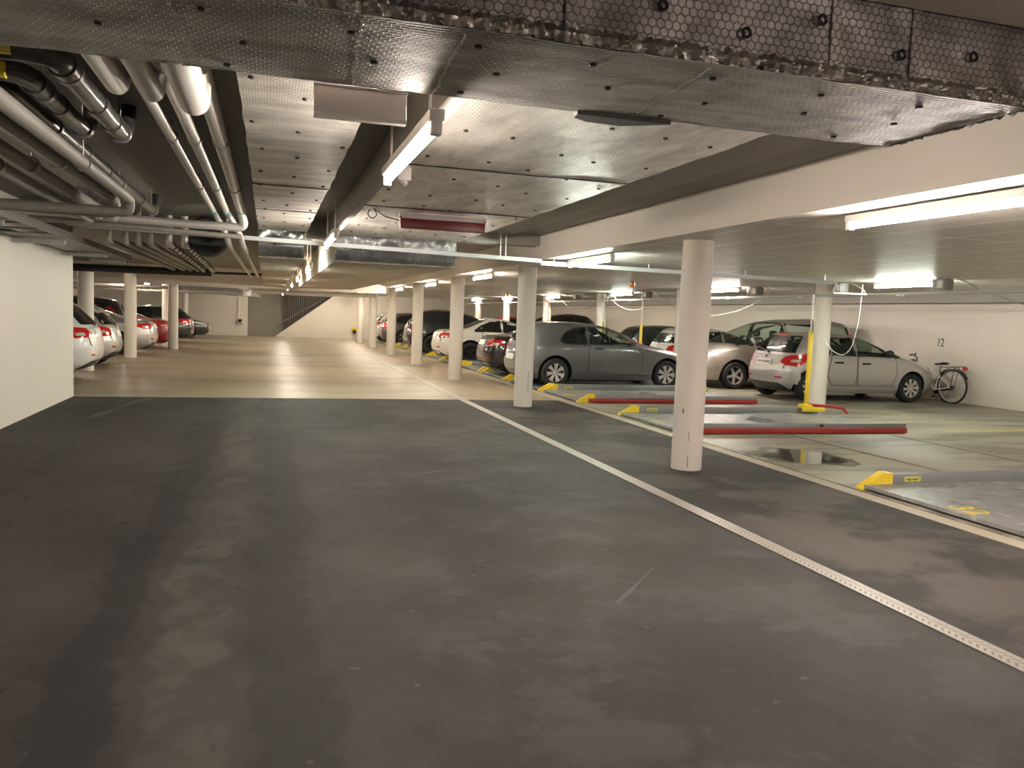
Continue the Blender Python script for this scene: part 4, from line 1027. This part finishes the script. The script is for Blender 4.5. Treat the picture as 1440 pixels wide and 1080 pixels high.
t = root('ventilation_box', (-1.35, 41.8, 2.2), 'silver ventilation box under the ceiling near the far left wall', 'duct')
MB().box(-.5, .5, -.3, .3, -.12, .22, .02).build('box', M['galv'], t); MB().lathe([(.001, -.34), (.12, -.34), (.12, -.3)], 20, 'Y', (.05, 0, .05)).build('spigot', M['chrome'], t)
MB().prism([(.5, -.1), (.95, -.14), (.95, -.06), (.5, .18)], -.28, .28, 'Y').build('hood', M['galv'], t)
pipe([(-3.9, 26.1, 2.4), (-3.9, 26.1, .95)], .05, M['white_plastic'], 'white downpipe behind the column by the silver saloon', 'down pipes')
# wall-side cable ladder
t = root('wall_cable_tray', (-2.7, 4.0, 2.34), 'grey steel cable ladder along the top of the left wall', 'cable tray')
MB().box(.30, .335, 0, 12.1, -.01, .075).build('side_rail', M['wall_tray'], t); MB().box(-.36, -.33, 0, 10.9, -.01, .075).build('side_rail', M['wall_tray'], t)
for k in range(9): MB().box(-.34, .31, .5+k*.72, .58+k*.72, .0, .02).build('rung', M['wall_tray'], t)
MB().box(-.34, .31, 6.9, 10.4, .004, .012).build('floor_sheet', M['wall_tray'], t)
MB().box(-.34, .31, 10.4, 12.1, .0, .010).build('perforated_sheet', M['perf'], t)
for y in (5.1, 7.6, 10.35, 12.15): MB().box(-.36, .22, y, y+.06, -.065, -.012).build('bracket', M['galv'], t)
# steel channel crossing the aisle below the ceilings
def channel(p, q, w, h, name, label, cat):
    P, Q = Vector(p), Vector(q); d = (Q-P).normalized(); s = d.cross(Vector((0, 0, 1))).normalized()*w/2; u = Vector((0, 0, h/2))
    vs = [P-s-u, P+s-u, P+s+u, P-s+u, Q-s-u, Q+s-u, Q+s+u, Q-s+u]
    return one(name, MB().add(vs, [(0,3,2,1), (4,5,6,7), (0,1,5,4), (1,2,6,5), (2,3,7,6), (3,0,4,7)]), M['tray_grey'], label, cat, None, 0)
o = channel((-2.45, 11.6, 2.535), (3.85, 11.6, 2.425), .07, .055, 'cable_channel', 'pale steel cable channel crossing the aisle below the foil boxes', 'cable channel')
for x, zz in ((-1.6, 2.53), (-.55, 2.51), (3.30, 2.45), (3.22, 2.45)): MB().tube([(x, 11.6, zz), (x, 11.6, ZC-.002)], .006, 6).build('hanger_rod', M['galv'], o)
o = channel((3.85, 11.62, 2.395), (8.95, 11.6, 2.355), .09, .06, 'cable_channel', 'pale steel cable channel continuing under the right ceiling to the overhead rail', 'cable channel')
for x, zz in ((4.05, 2.39), (5.6, 2.38), (7.3, 2.37), (8.8, 2.36)): MB().tube([(x, 11.6, zz), (x, 11.6, ZR-.001)], .008, 6).build('hanger_rod', M['galv'], o)
MB().tube(rounded([(8.9, 11.6, 2.36), (9.05, 11.6, 2.36), (9.2, 11.9, 2.2), (10.4, 12.5, 2.24)], .08), .014, 8).build('cable_end', M['white_plastic'], o)

# ------------------------------------------------------------------ overhead power rail over the pallets
t = root('power_rail', (10.42, 4, 2.235), 'long pale overhead power rail above the pallet bays', 'power rail')
MB().box(-.022, .022, 0, 41.5, -.018, .022).build('rail', M['grey_plastic'], t, 0)
hr = MB().tube([(0, 0, .018), (0, 0, ZR-2.236)], .006, 6).mesh('hanger_rod'); cm = MB().box(-.04, .03, -.06, .06, -.034, -.016).mesh('rail_clip')
for k in range(15):
    for dy in (0, .22):
        o = link_mesh('hanger_rod', hr, M['galv'], t); o.location = (0, 1.2+k*2.75+dy, 0)
    if k < 14: o = link_mesh('rail_clip', cm, M['white_plastic'], t, 0); o.location = (0, 2.2+k*2.75, 0)
bj = ['grey junction box on the overhead rail, right of the pair beside a bright tube lamp', 'grey junction box beside the column and the white cable loop', 'grey junction box on the rail just right of the nearest column',
      'grey junction box on the rail just left of the nearest column', 'grey junction box on the rail above the grey hatchback\'s windscreen', 'grey junction box on the rail above the grey hatchback\'s roof', 'farthest visible grey junction box on the rail']
for i, (y, l) in enumerate(zip((10.72, 13.2, 15.96, 21.45, 24.36, 27.03, 30.2), bj)):
    o = root('junction_box', (10.36, y, 2.275), l, 'junction box', 'junction boxes on the rail')
    MB().box(-.10, .10, -.13, .12, .0, .18, .015).build('case', M['grey_plastic'], o); MB().box(-.115, -.10, -.11, .0, .03, .15, .004).build('cover', M['white_plastic'], o)
    mb = MB(); mb.tube(rounded([(0, .16, .0), (0, .16, .19), (0, -.0, .195)], .05), .010, 8)
    mb.tube(rounded([(0, -.10, .19), (0, -.26, .195), (.0, -.62, .06), (0, -.7, .002)], .05), .010, 8); mb.build('conduit', M['grey_plastic'] if i % 2 == 0 else M['white_plastic'], o)
def cable(p, q, sag, mat, label, r=.008):
    P, Q = Vector(p), Vector(q); pts = [P.lerp(Q, k/20)+Vector((0, 0, -sag*4*(k/20)*(1-k/20))) for k in range(21)]
    return one('hanging_cable', MB().tube(pts, r, 6), mat, label, 'cable', 'hanging cables')
o = one('hanging_cable', MB().tube(rounded([(10.40, 12.62, 2.42), (10.40, 12.66, 1.75), (10.40, 12.80, 1.24), (10.40, 13.02, 1.09), (10.40, 13.35, 1.16), (10.38, 13.75, 1.55), (10.35, 13.95, 2.05), (10.35, 14.05, 2.22)], .25, 8), .009, 8), M['white_plastic'], 'white cable hanging in a deep loop in front of the silver hatchback', 'cable', 'hanging cables')
cable((10.4, 15.6, 2.24), (10.4, 20.5, 2.20), .42, M['grey_plastic'], 'thin cable sagging from the rail, either side of the nearest column')
cable((10.4, 20.9, 2.24), (10.4, 24.0, 2.22), .30, M['grey_plastic'], 'thin cable sagging above the grey hatchback\'s windscreen', .01)
cable((10.4, 25.1, 2.24), (10.4, 28.6, 2.22), .32, M['grey_plastic'], 'thin cable sagging above the grey hatchback\'s roof', .01)
cable((10.4, 9.9, 2.24), (10.4, 5.8, 2.2), .35, M['grey_plastic'], 'thin cable sagging from the rail at the right edge', .008)
def beacon(x, y, label):
    o = root('orange_beacon', (x, y, ZR), label, 'warning light', 'orange warning lights')
    MB().lathe([(.001, 0), (.055, 0), (.055, -.03)], 18).build('base', M['trim_black'], o); MB().lathe([(.001, -.13), (.04, -.125), (.055, -.09), (.055, -.03)], 18).build('lens', M['orange'], o)
beacon(7.75, 16.82, 'orange warning light on the ceiling left of the nearest column'); beacon(8.5, 29.4, 'small orange warning light on the ceiling above the white coupe')

# ------------------------------------------------------------------ sliding parking pallets
PX0, PX1 = 5.70, 9.62
def pallet(y0, y1, label, red=False, num=None, post=None, stick=True, hump=True, px1=PX1):
    t = root('parking_pallet', (PX0, y0, 0), label, 'parking pallet', 'sliding parking pallets')
    L = px1-PX0; w = y1-y0
    MB().box(0, L, .07, w-.07, .02, .055).build('deck', M['deck'], t, 0)
    for s in (0, 1):
        a = 0 if s == 0 else w-.075
        MB().box(.22, L, a, a+.075, .03 if (red and s == 0) else .015, .155, .008).build('side_beam', M['beam_steel'], t)
        # yellow wedge guide at the aisle end of the beam
        y_ = a-.01; wd = .11
        wv = [(-.02, y_, .0), (.33, y_, .0), (.33, y_, .165), (.24, y_, .17), (-.02, y_, .02)]
        wv2 = [(x, y_+wd, z) for x, y, z in wv]
        MB().add(wv+wv2, [(0,1,2,3,4), (9,8,7,6,5), (0,5,6,1), (1,6,7,2), (2,7,8,3), (3,8,9,4), (4,9,5,0)]).build('yellow_guide', M['yellow'], t)
    if red:
        MB().box(.20, L-.02, -.05, -.002, .012, .085, .006).build('red_safety_edge', M['red'], t)
        MB().sphere((L*.60, -.01, .125), (.035, .02, .02), 10, 6).build('beam_knob', M['trim_black'], t)
    if stick: 
        o = MB().box(.48, .68, w-.078, w-.072, .075, .125).build('sticker', M['yellow_dull'], t)
        mb = MB()
        for k in range(5): mb.box(.50+k*.033, .522+k*.033, w-.080, w-.078, .095-.01*(k % 2), .105)
        mb.build('sticker_print', M['trim_black'], o)
    if hump:
        x = 1.93; y = .95
        mb = MB().add([(x-.12, y-.28, .055), (x+.12, y-.28, .055), (x+.12, y+.28, .055), (x-.12, y+.28, .055), (x-.05, y-.2, .12), (x+.06, y-.2, .12), (x+.06, y+.2, .12), (x-.05, y+.2, .12)],
                      [(0,1,5,4), (1,2,6,5), (2,3,7,6), (3,0,4,7), (4,5,6,7)]); mb.build('wheel_stop', M['beam_steel'], t, 0)
    if num:
        o = text('number', num, .33, M['yellow_dull' if num != '32' else 'yellow'], (.17, w-1.18, .0565), (0, 0, -PI/2-.03), t, .0015, 1.0)
    if post:
        p = MB().box(L-.17, L-.11, post-.03, post+.03, .055, 1.53, .006).build('yellow_post', M['yellow'], t)
        MB().tube([(L-.14, post, 1.5), (L-.14, post, 2.20)], .018, 10).build('white_pole', M['white_plastic'], t)
    return t
P32 = pallet(4.55, 6.76, 'nearest parking pallet, with a yellow 32 painted on its empty deck', num='32', px1=10.4)
PA = pallet(10.45, 12.66, 'empty parking pallet with a red edge, partly behind the nearest column', red=True, num='31', post=2.33)
PB = pallet(14.55, 16.72, 'empty parking pallet with a red edge, just in front of the grey hatchback', red=True, num='30')
MB().box(3.5, 3.85, 2.05, 2.2, .14, .22, .02).build('yellow_bracket', M['yellow'], PA)
MB().tube([(3.65, 2.1, .21), (4.0, 1.95, .20), (4.18, 1.82, .18), (4.24, 1.76, .09)], .026, 8).build('red_lever', M['red'], PA)
MB().box(3.45, 3.9, 1.94, 2.0, .1, .17, .01).build('yellow_bracket', M['yellow'], PA)
MB().box(3.82, 3.92, 1.95, 2.12, .05, .16, .01).build('yellow_end_stop', M['yellow_dull'], PB)
for (a, b, l, po) in ((16.9, 19.2, 'parking pallet under the grey hatchback', None), (19.8, 22.1, 'parking pallet under the black saloon', .1), (22.4, 24.6, 'empty parking pallet between the black saloon and the white coupe', .1),
               (25.25, 27.65, 'parking pallet under the white coupe', 2.28), (27.9, 30.1, 'empty parking pallet between the white coupe and the blue-black van', None), (30.55, 33.15, 'parking pallet under the blue-black van', .12),
               (34.6, 36.8, 'empty parking pallet between the blue-black van and the brown wagon', None), (38.9, 41.25, 'parking pallet under the brown wagon', None), (41.95, 44.3, 'parking pallet under the farthest white car', None)):
    pallet(a, b, l, post=po, stick=False, hump=False)
# rails in the bay floor
t = root('floor_rails', (0, 0, 0), 'pair of narrow steel rails set in the bay floor along the row of pallets', 'rail')
RG = simple('rail_groove', (.10, .092, .07), .7)
for x in (7.42, 9.18): MB().box(x-.010, x+.010, -5., 46., .0005, .004).build('rail', RG, t, 0); MB().box(x+.05, x+.13, -5., 46., .0005, .003).build('rail_bed', M['kerb'], t, 0)
one('painted_line', MB().box(10.6, 12.6, 10.62, 10.70, .0005, .002), M['yellow_dull'], 'faded yellow line painted on the bay floor at the right', 'floor marking', None, 0)
# ------------------------------------------------------------------ cars
def heading(typ, xr, yc, z, face, scale=1.):
    L = TYPES[typ]['L']*scale
    return ((xr+L/2, yc, z), 0.) if face > 0 else ((xr-L/2, yc, z), PI)
def car_at(typ, pt, xr, yc, z, face, label, group, scale=1., **kw):
    loc, rz = heading(typ, xr, yc, z, face, scale)
    return make_car(typ, pt, loc, rz, label, 'car', group, scale=scale, **kw)
G1 = 'cars parked on the pallets'; G2 = 'cars parked in the back row'; G3 = 'cars parked on the left'
DZ = .056
car_at('hatch3', 'p_grey', 5.33, 18.05, DZ, 1, 'grey metallic three-door hatchback parked side-on on a pallet', G1, rim=('cover7', 'rim'), seethru=True, scale=1.03)
car_at('sedan', 'p_black', 5.38, 20.95, DZ, 1, 'black saloon with red tail lamps, behind the grey hatchback\'s tail', G1, rim=('spoke5', 'rim_dark'), scale=1.02)
car_at('sedan', 'p_white', 5.2, 26.45, DZ, 1, 'white coupe with dark windows and black wheels between two columns', G1, rim=('spoke5', 'rim_dark'), scale=1.04)
car_at('suv', 'p_navy', 5.1, 31.85, DZ, 1, 'blue-black van-like car with a tall body beyond the white coupe', G1, rim=('spoke5', 'rim_dark'), scale=1.03)
car_at('wagon', 'p_brown', 5.2, 40.05, DZ, 1, 'brown wagon with silver spoked wheels, far down the pallet row', G1, rim=('spoke5', 'rim'), scale=1.05)
car_at('hatch5', 'p_white', 5.15, 43.1, DZ, 1, 'farthest white hatchback in the pallet row, by the last columns', G1, scale=1.05)
c208 = car_at('hatch5', 'p_silver', 10.62, 15.92, 0, 1, 'silver five-door hatchback parked beside the bicycle, tail toward the aisle', G2, rim=('cover8', 'rim'), seethru=True, scale=1.04)
van = car_at('mpv', 'p_champagne', 15.12, 18.85, 0, -1, 'champagne silver minivan facing the aisle behind the silver hatchback', G2, rim=('star5', 'rim'), seethru=True, scale=1.05)
car_at('hatch5', 'p_white', 10.75, 21.55, 0, 1, 'white hatchback with red tail lamp seen over the grey hatchback\'s bonnet', G2, scale=1.02)
car_at('wagon', 'p_black', 10.75, 24.3, 0, 1, 'black wagon in the back row behind the grey hatchback\'s windscreen', G2, rim=('spoke5', 'rim_dark'), scale=1.02)
car_at('suv', 'p_dkgrey', 15.2, 36.8, 0, -1, 'dark tall car whose roof shows above the grey hatchback\'s roof', G2, rim=('spoke5', 'rim_dark'), scale=1.10)
car_at('wagon', 'p_red', 10.8, 41.5, 0, 1, 'dark red car whose roof shows behind the white coupe\'s roof', G2, scale=1.08)
car_at('suv', 'p_white', -3.22, 18.0, 0, -1, 'white off-roader with red tail lamps beside the end of the left wall', G3, rim=('spoke5', 'rim'))
car_at('hatch5', 'p_silver', -3.55, 22.25, 0, -1, 'silver hatchback with a sloping red tail lamp, beside the white off-roader', G3, scale=1.03)
car_at('sedan', 'p_silver', -3.4, 27.95, 0, -1, 'silver saloon with its boot just beyond the first free-standing left column', G3, scale=1.05)
car_at('mpv', 'p_dkgrey', -4.5, 29.95, 0, -1, 'dark van parked deep on the left between the silver saloon and the red car', G3)
car_at('sedan', 'p_red', -3.40, 32.2, 0, -1, 'bright red saloon on the left between columns', G3, scale=1.0)
car_at('wagon', 'p_black', -3.05, 37.0, 0, -1, 'black wagon with its red tail lamps toward the aisle on the left', G3, rim=('spoke5', 'rim_dark'), scale=1.03)
car_at('sedan', 'p_black', -7.45, 42.2, 0, 1, 'farthest black car on the left, with its nose toward the aisle', G3, rim=('spoke5', 'rim_dark'), scale=1.02)
# extras on the silver hatchback (plate lettering is not legible in the photo) and the minivan
_, S, K = c208
t = c208[0]
P = patch([(-.16, 1.375), (.16, 1.375), (.15, 1.40), (-.15, 1.40)], K['rear'], .02, .02, .06, .008)
add_part('brake_light', patch_mb(P, K['cen']).mesh('brake_light'), M['lens_red'], t)
P = patch([(-.24, K['T']['plate'][0]-.045), (.24, K['T']['plate'][0]-.045), (.24, K['T']['plate'][0]+.045), (-.24, K['T']['plate'][0]+.045)], K['rear'], .034, .006, .1)
add_part('plate_field', patch_mb(P, K['cen']).mesh('plate_field'), simple('plate_field', (.60, .58, .55), .4), t)

PMK = simple('plate_marks', (.16, .15, .14), .6)
for i in range(7):
    y = .20-.062*i-(.03 if i > 1 else 0); q = K['rear'](y, K['T']['plate'][0])
    MB().box(q.x-.037, q.x-.033, y-.018, y+.018, K['T']['plate'][0]-.030, K['T']['plate'][0]+.030).build('plate_mark', PMK, t, 0)

# ------------------------------------------------------------------ bicycle leaning by the right wall
t = root('bicycle', (14.93, 14.90, 0), 'white bicycle with black tyres and rear rack leaning against the right wall', 'bicycle', None, 0)
t.rotation_euler = (0, math.radians(5), PI/2+.08); t.scale = (1.1,)*3
R = .345; XR, XF = 0., 1.08
def bwheel(x, nm='wheel'):
    w = MB(); w.tube([(x+R*math.cos(a), 0, R+.004+R*math.sin(a)) for a in np.linspace(0, 2*PI, 49)], .021, 10, False)
    o = w.build(nm, M['tyre'], t)
    rr = MB().tube([(x+(R-.03)*math.cos(a), 0, R+.004+(R-.03)*math.sin(a)) for a in np.linspace(0, 2*PI, 49)], .013, 8, False); rr.build('rim', M['rim'], o)
    sp = MB()
    for k in range(24):
        a = 2*PI*k/24; sp.tube([(x+.03*math.cos(a+.6), .02*(-1)**k, R+.03*math.sin(a+.6)), (x+(R-.03)*math.cos(a), 0, R+(R-.03)*math.sin(a))], .0022, 4)
    sp.build('spokes', M['chrome'], o); MB().tube([(x, -.05, R), (x, .05, R)], .03, 12).build('hub', M['trim_black'], o)
bwheel(XR); bwheel(XF)
BB = (.42, 0, .29); ST = (.30, 0, .62); HT0 = (.93, 0, .68); HT1 = (.90, 0, .84)
fr = MB()
fr.tube([BB, HT0], .034, 10); fr.tube([(.32, 0, .56), HT1], .026, 10); fr.tube([BB, ST], .024, 10); fr.tube([HT0, HT1], .026, 10)
for s in (-.05, .05):
    fr.tube([(0, s, R), (BB[0], s*.6, BB[2])], .012, 8); fr.tube([(0, s, R), (.31, s*.5, .58)], .011, 8)
fr.build('frame', M['p_white'], t)
MB().tube([HT0, (.97, 0, .6), (.975, .06, .55), (1.08, .06, R)], .016, 8).tube([(.975, -.06, .55), (1.08, -.06, R)], .016, 8).build('fork', M['p_white'], t)
MB().tube([ST, (.27, 0, .80)], .014, 8).build('seat_post', M['chrome'], t)
sd = MB(); sd.sphere((.20, 0, .835), (.12, .075, .03), 16, 8); sd.sphere((.33, 0, .83), (.11, .03, .022), 14, 8); sd.build('saddle', M['trim_black'], t)
MB().tube(rounded([(.90, 0, .84), (.88, 0, .98), (.95, 0, 1.02)], .04), .014, 8).build('stem', M['trim_black'], t)
hb = MB().tube(rounded([(1.17, -.13, 1.05), (1.06, -.12, 1.06), (.95, 0, 1.02), (.80, .12, 1.05), (.70, .24, 1.06)], .08), .012, 8).build('handlebar', M['trim_black'], t)
for s in (-1, 1): MB().tube([(1.10, -.125, 1.055), (1.2, -.132, 1.05)] if s < 0 else [(.76, .17, 1.055), (.68, .27, 1.06)], .018, 8).build('grip', M['trim_black'], hb)
MB().box(.96, 1.05, -.05, .05, .86, .95, .02).build('front_lamp', M['trim_black'], t)
fd = MB()
for x, a0, a1 in ((XR, .15, 2.75), (XF, .3, 2.6)):
    P = [(x+(R+.045)*math.cos(a), R+.004+(R+.045)*math.sin(a)) for a in np.linspace(a0, a1, 20)]
    fd.add([(p[0], y, p[1]) for p in P for y in (-.03, .03)], [(2*i, 2*i+1, 2*i+3, 2*i+2) for i in range(19)])
fo = fd.build('mudguard', M['trim_black'], t); sm = fo.modifiers.new('s', 'SOLIDIFY'); sm.thickness = .006
rk = MB()
for s in (-.06, .06): rk.tube(rounded([(.22, s, .76), (-.28, s, .76)], .02), .008, 6); rk.tube([(-.12, s, .76), (0, s, R)], .006, 6)
for x in (-.26, -.1, .06): rk.tube([(x, -.06, .76), (x, .06, .76)], .007, 6)
rk.build('rear_rack', M['trim_black'], t); MB().box(-.34, -.28, -.05, .05, .68, .75, .01).build('tail_lamp', M['lens_red'], t)
MB().lathe([(.001, .02), (.09, .02), (.09, .01), (.001, .01)], 24, 'Y', (BB[0], -.06, BB[2])).tube([(BB[0], -.07, BB[2]), (BB[0]+.10, -.07, BB[2]-.14)], .010, 6).box(BB[0]+.06, BB[0]+.15, -.16, -.07, BB[2]-.16, BB[2]-.135).build('crankset', M['trim_black'], t)
MB().box(.02, .40, -.055, -.04, .27, .36, .01).build('chain_guard', M['trim_black'], t)
MB().tube([(.35, -.06, .28), (.45, -.26, .02)], .009, 6).build('kickstand', M['trim_black'], t)

# ------------------------------------------------------------------ world, camera, colour management
w = bpy.data.worlds.new('world'); SC.world = w; w.use_nodes = True
w.node_tree.nodes['Background'].inputs[0].default_value = (.9, .85, .78, 1); w.node_tree.nodes['Background'].inputs[1].default_value = .05
F = 1150.; yaw, pit, rol = .291, .0815, .0385
fw = Vector((math.sin(yaw)*math.cos(pit), math.cos(yaw)*math.cos(pit), -math.sin(pit))); r0 = Vector((math.cos(yaw), -math.sin(yaw), 0)); u0 = r0.cross(fw)
r_ = r0*math.cos(rol)+u0*math.sin(rol); u_ = -r0*math.sin(rol)+u0*math.cos(rol)
cam = bpy.data.cameras.new('camera'); co = bpy.data.objects.new('camera', cam); COL.objects.link(co)
cam.sensor_width = 36.; cam.sensor_fit = 'HORIZONTAL'; cam.lens = F*36/1440; cam.clip_start = .05; cam.clip_end = 200
co.matrix_world = Matrix(((r_.x, u_.x, -fw.x, 0), (r_.y, u_.y, -fw.y, 0), (r_.z, u_.z, -fw.z, 1.58), (0, 0, 0, 1)))
SC.camera = co
SC.view_settings.view_transform = 'Standard'; SC.view_settings.look = 'None'; SC.view_settings.gamma = 1.; SC.view_settings.use_curve_mapping = False
SC.view_settings.exposure = 2.2
SC.cycles.use_denoising = True
SC.cycles.max_bounces = 10; SC.cycles.diffuse_bounces = 6; SC.cycles.glossy_bounces = 4; SC.cycles.transparent_max_bounces = 12
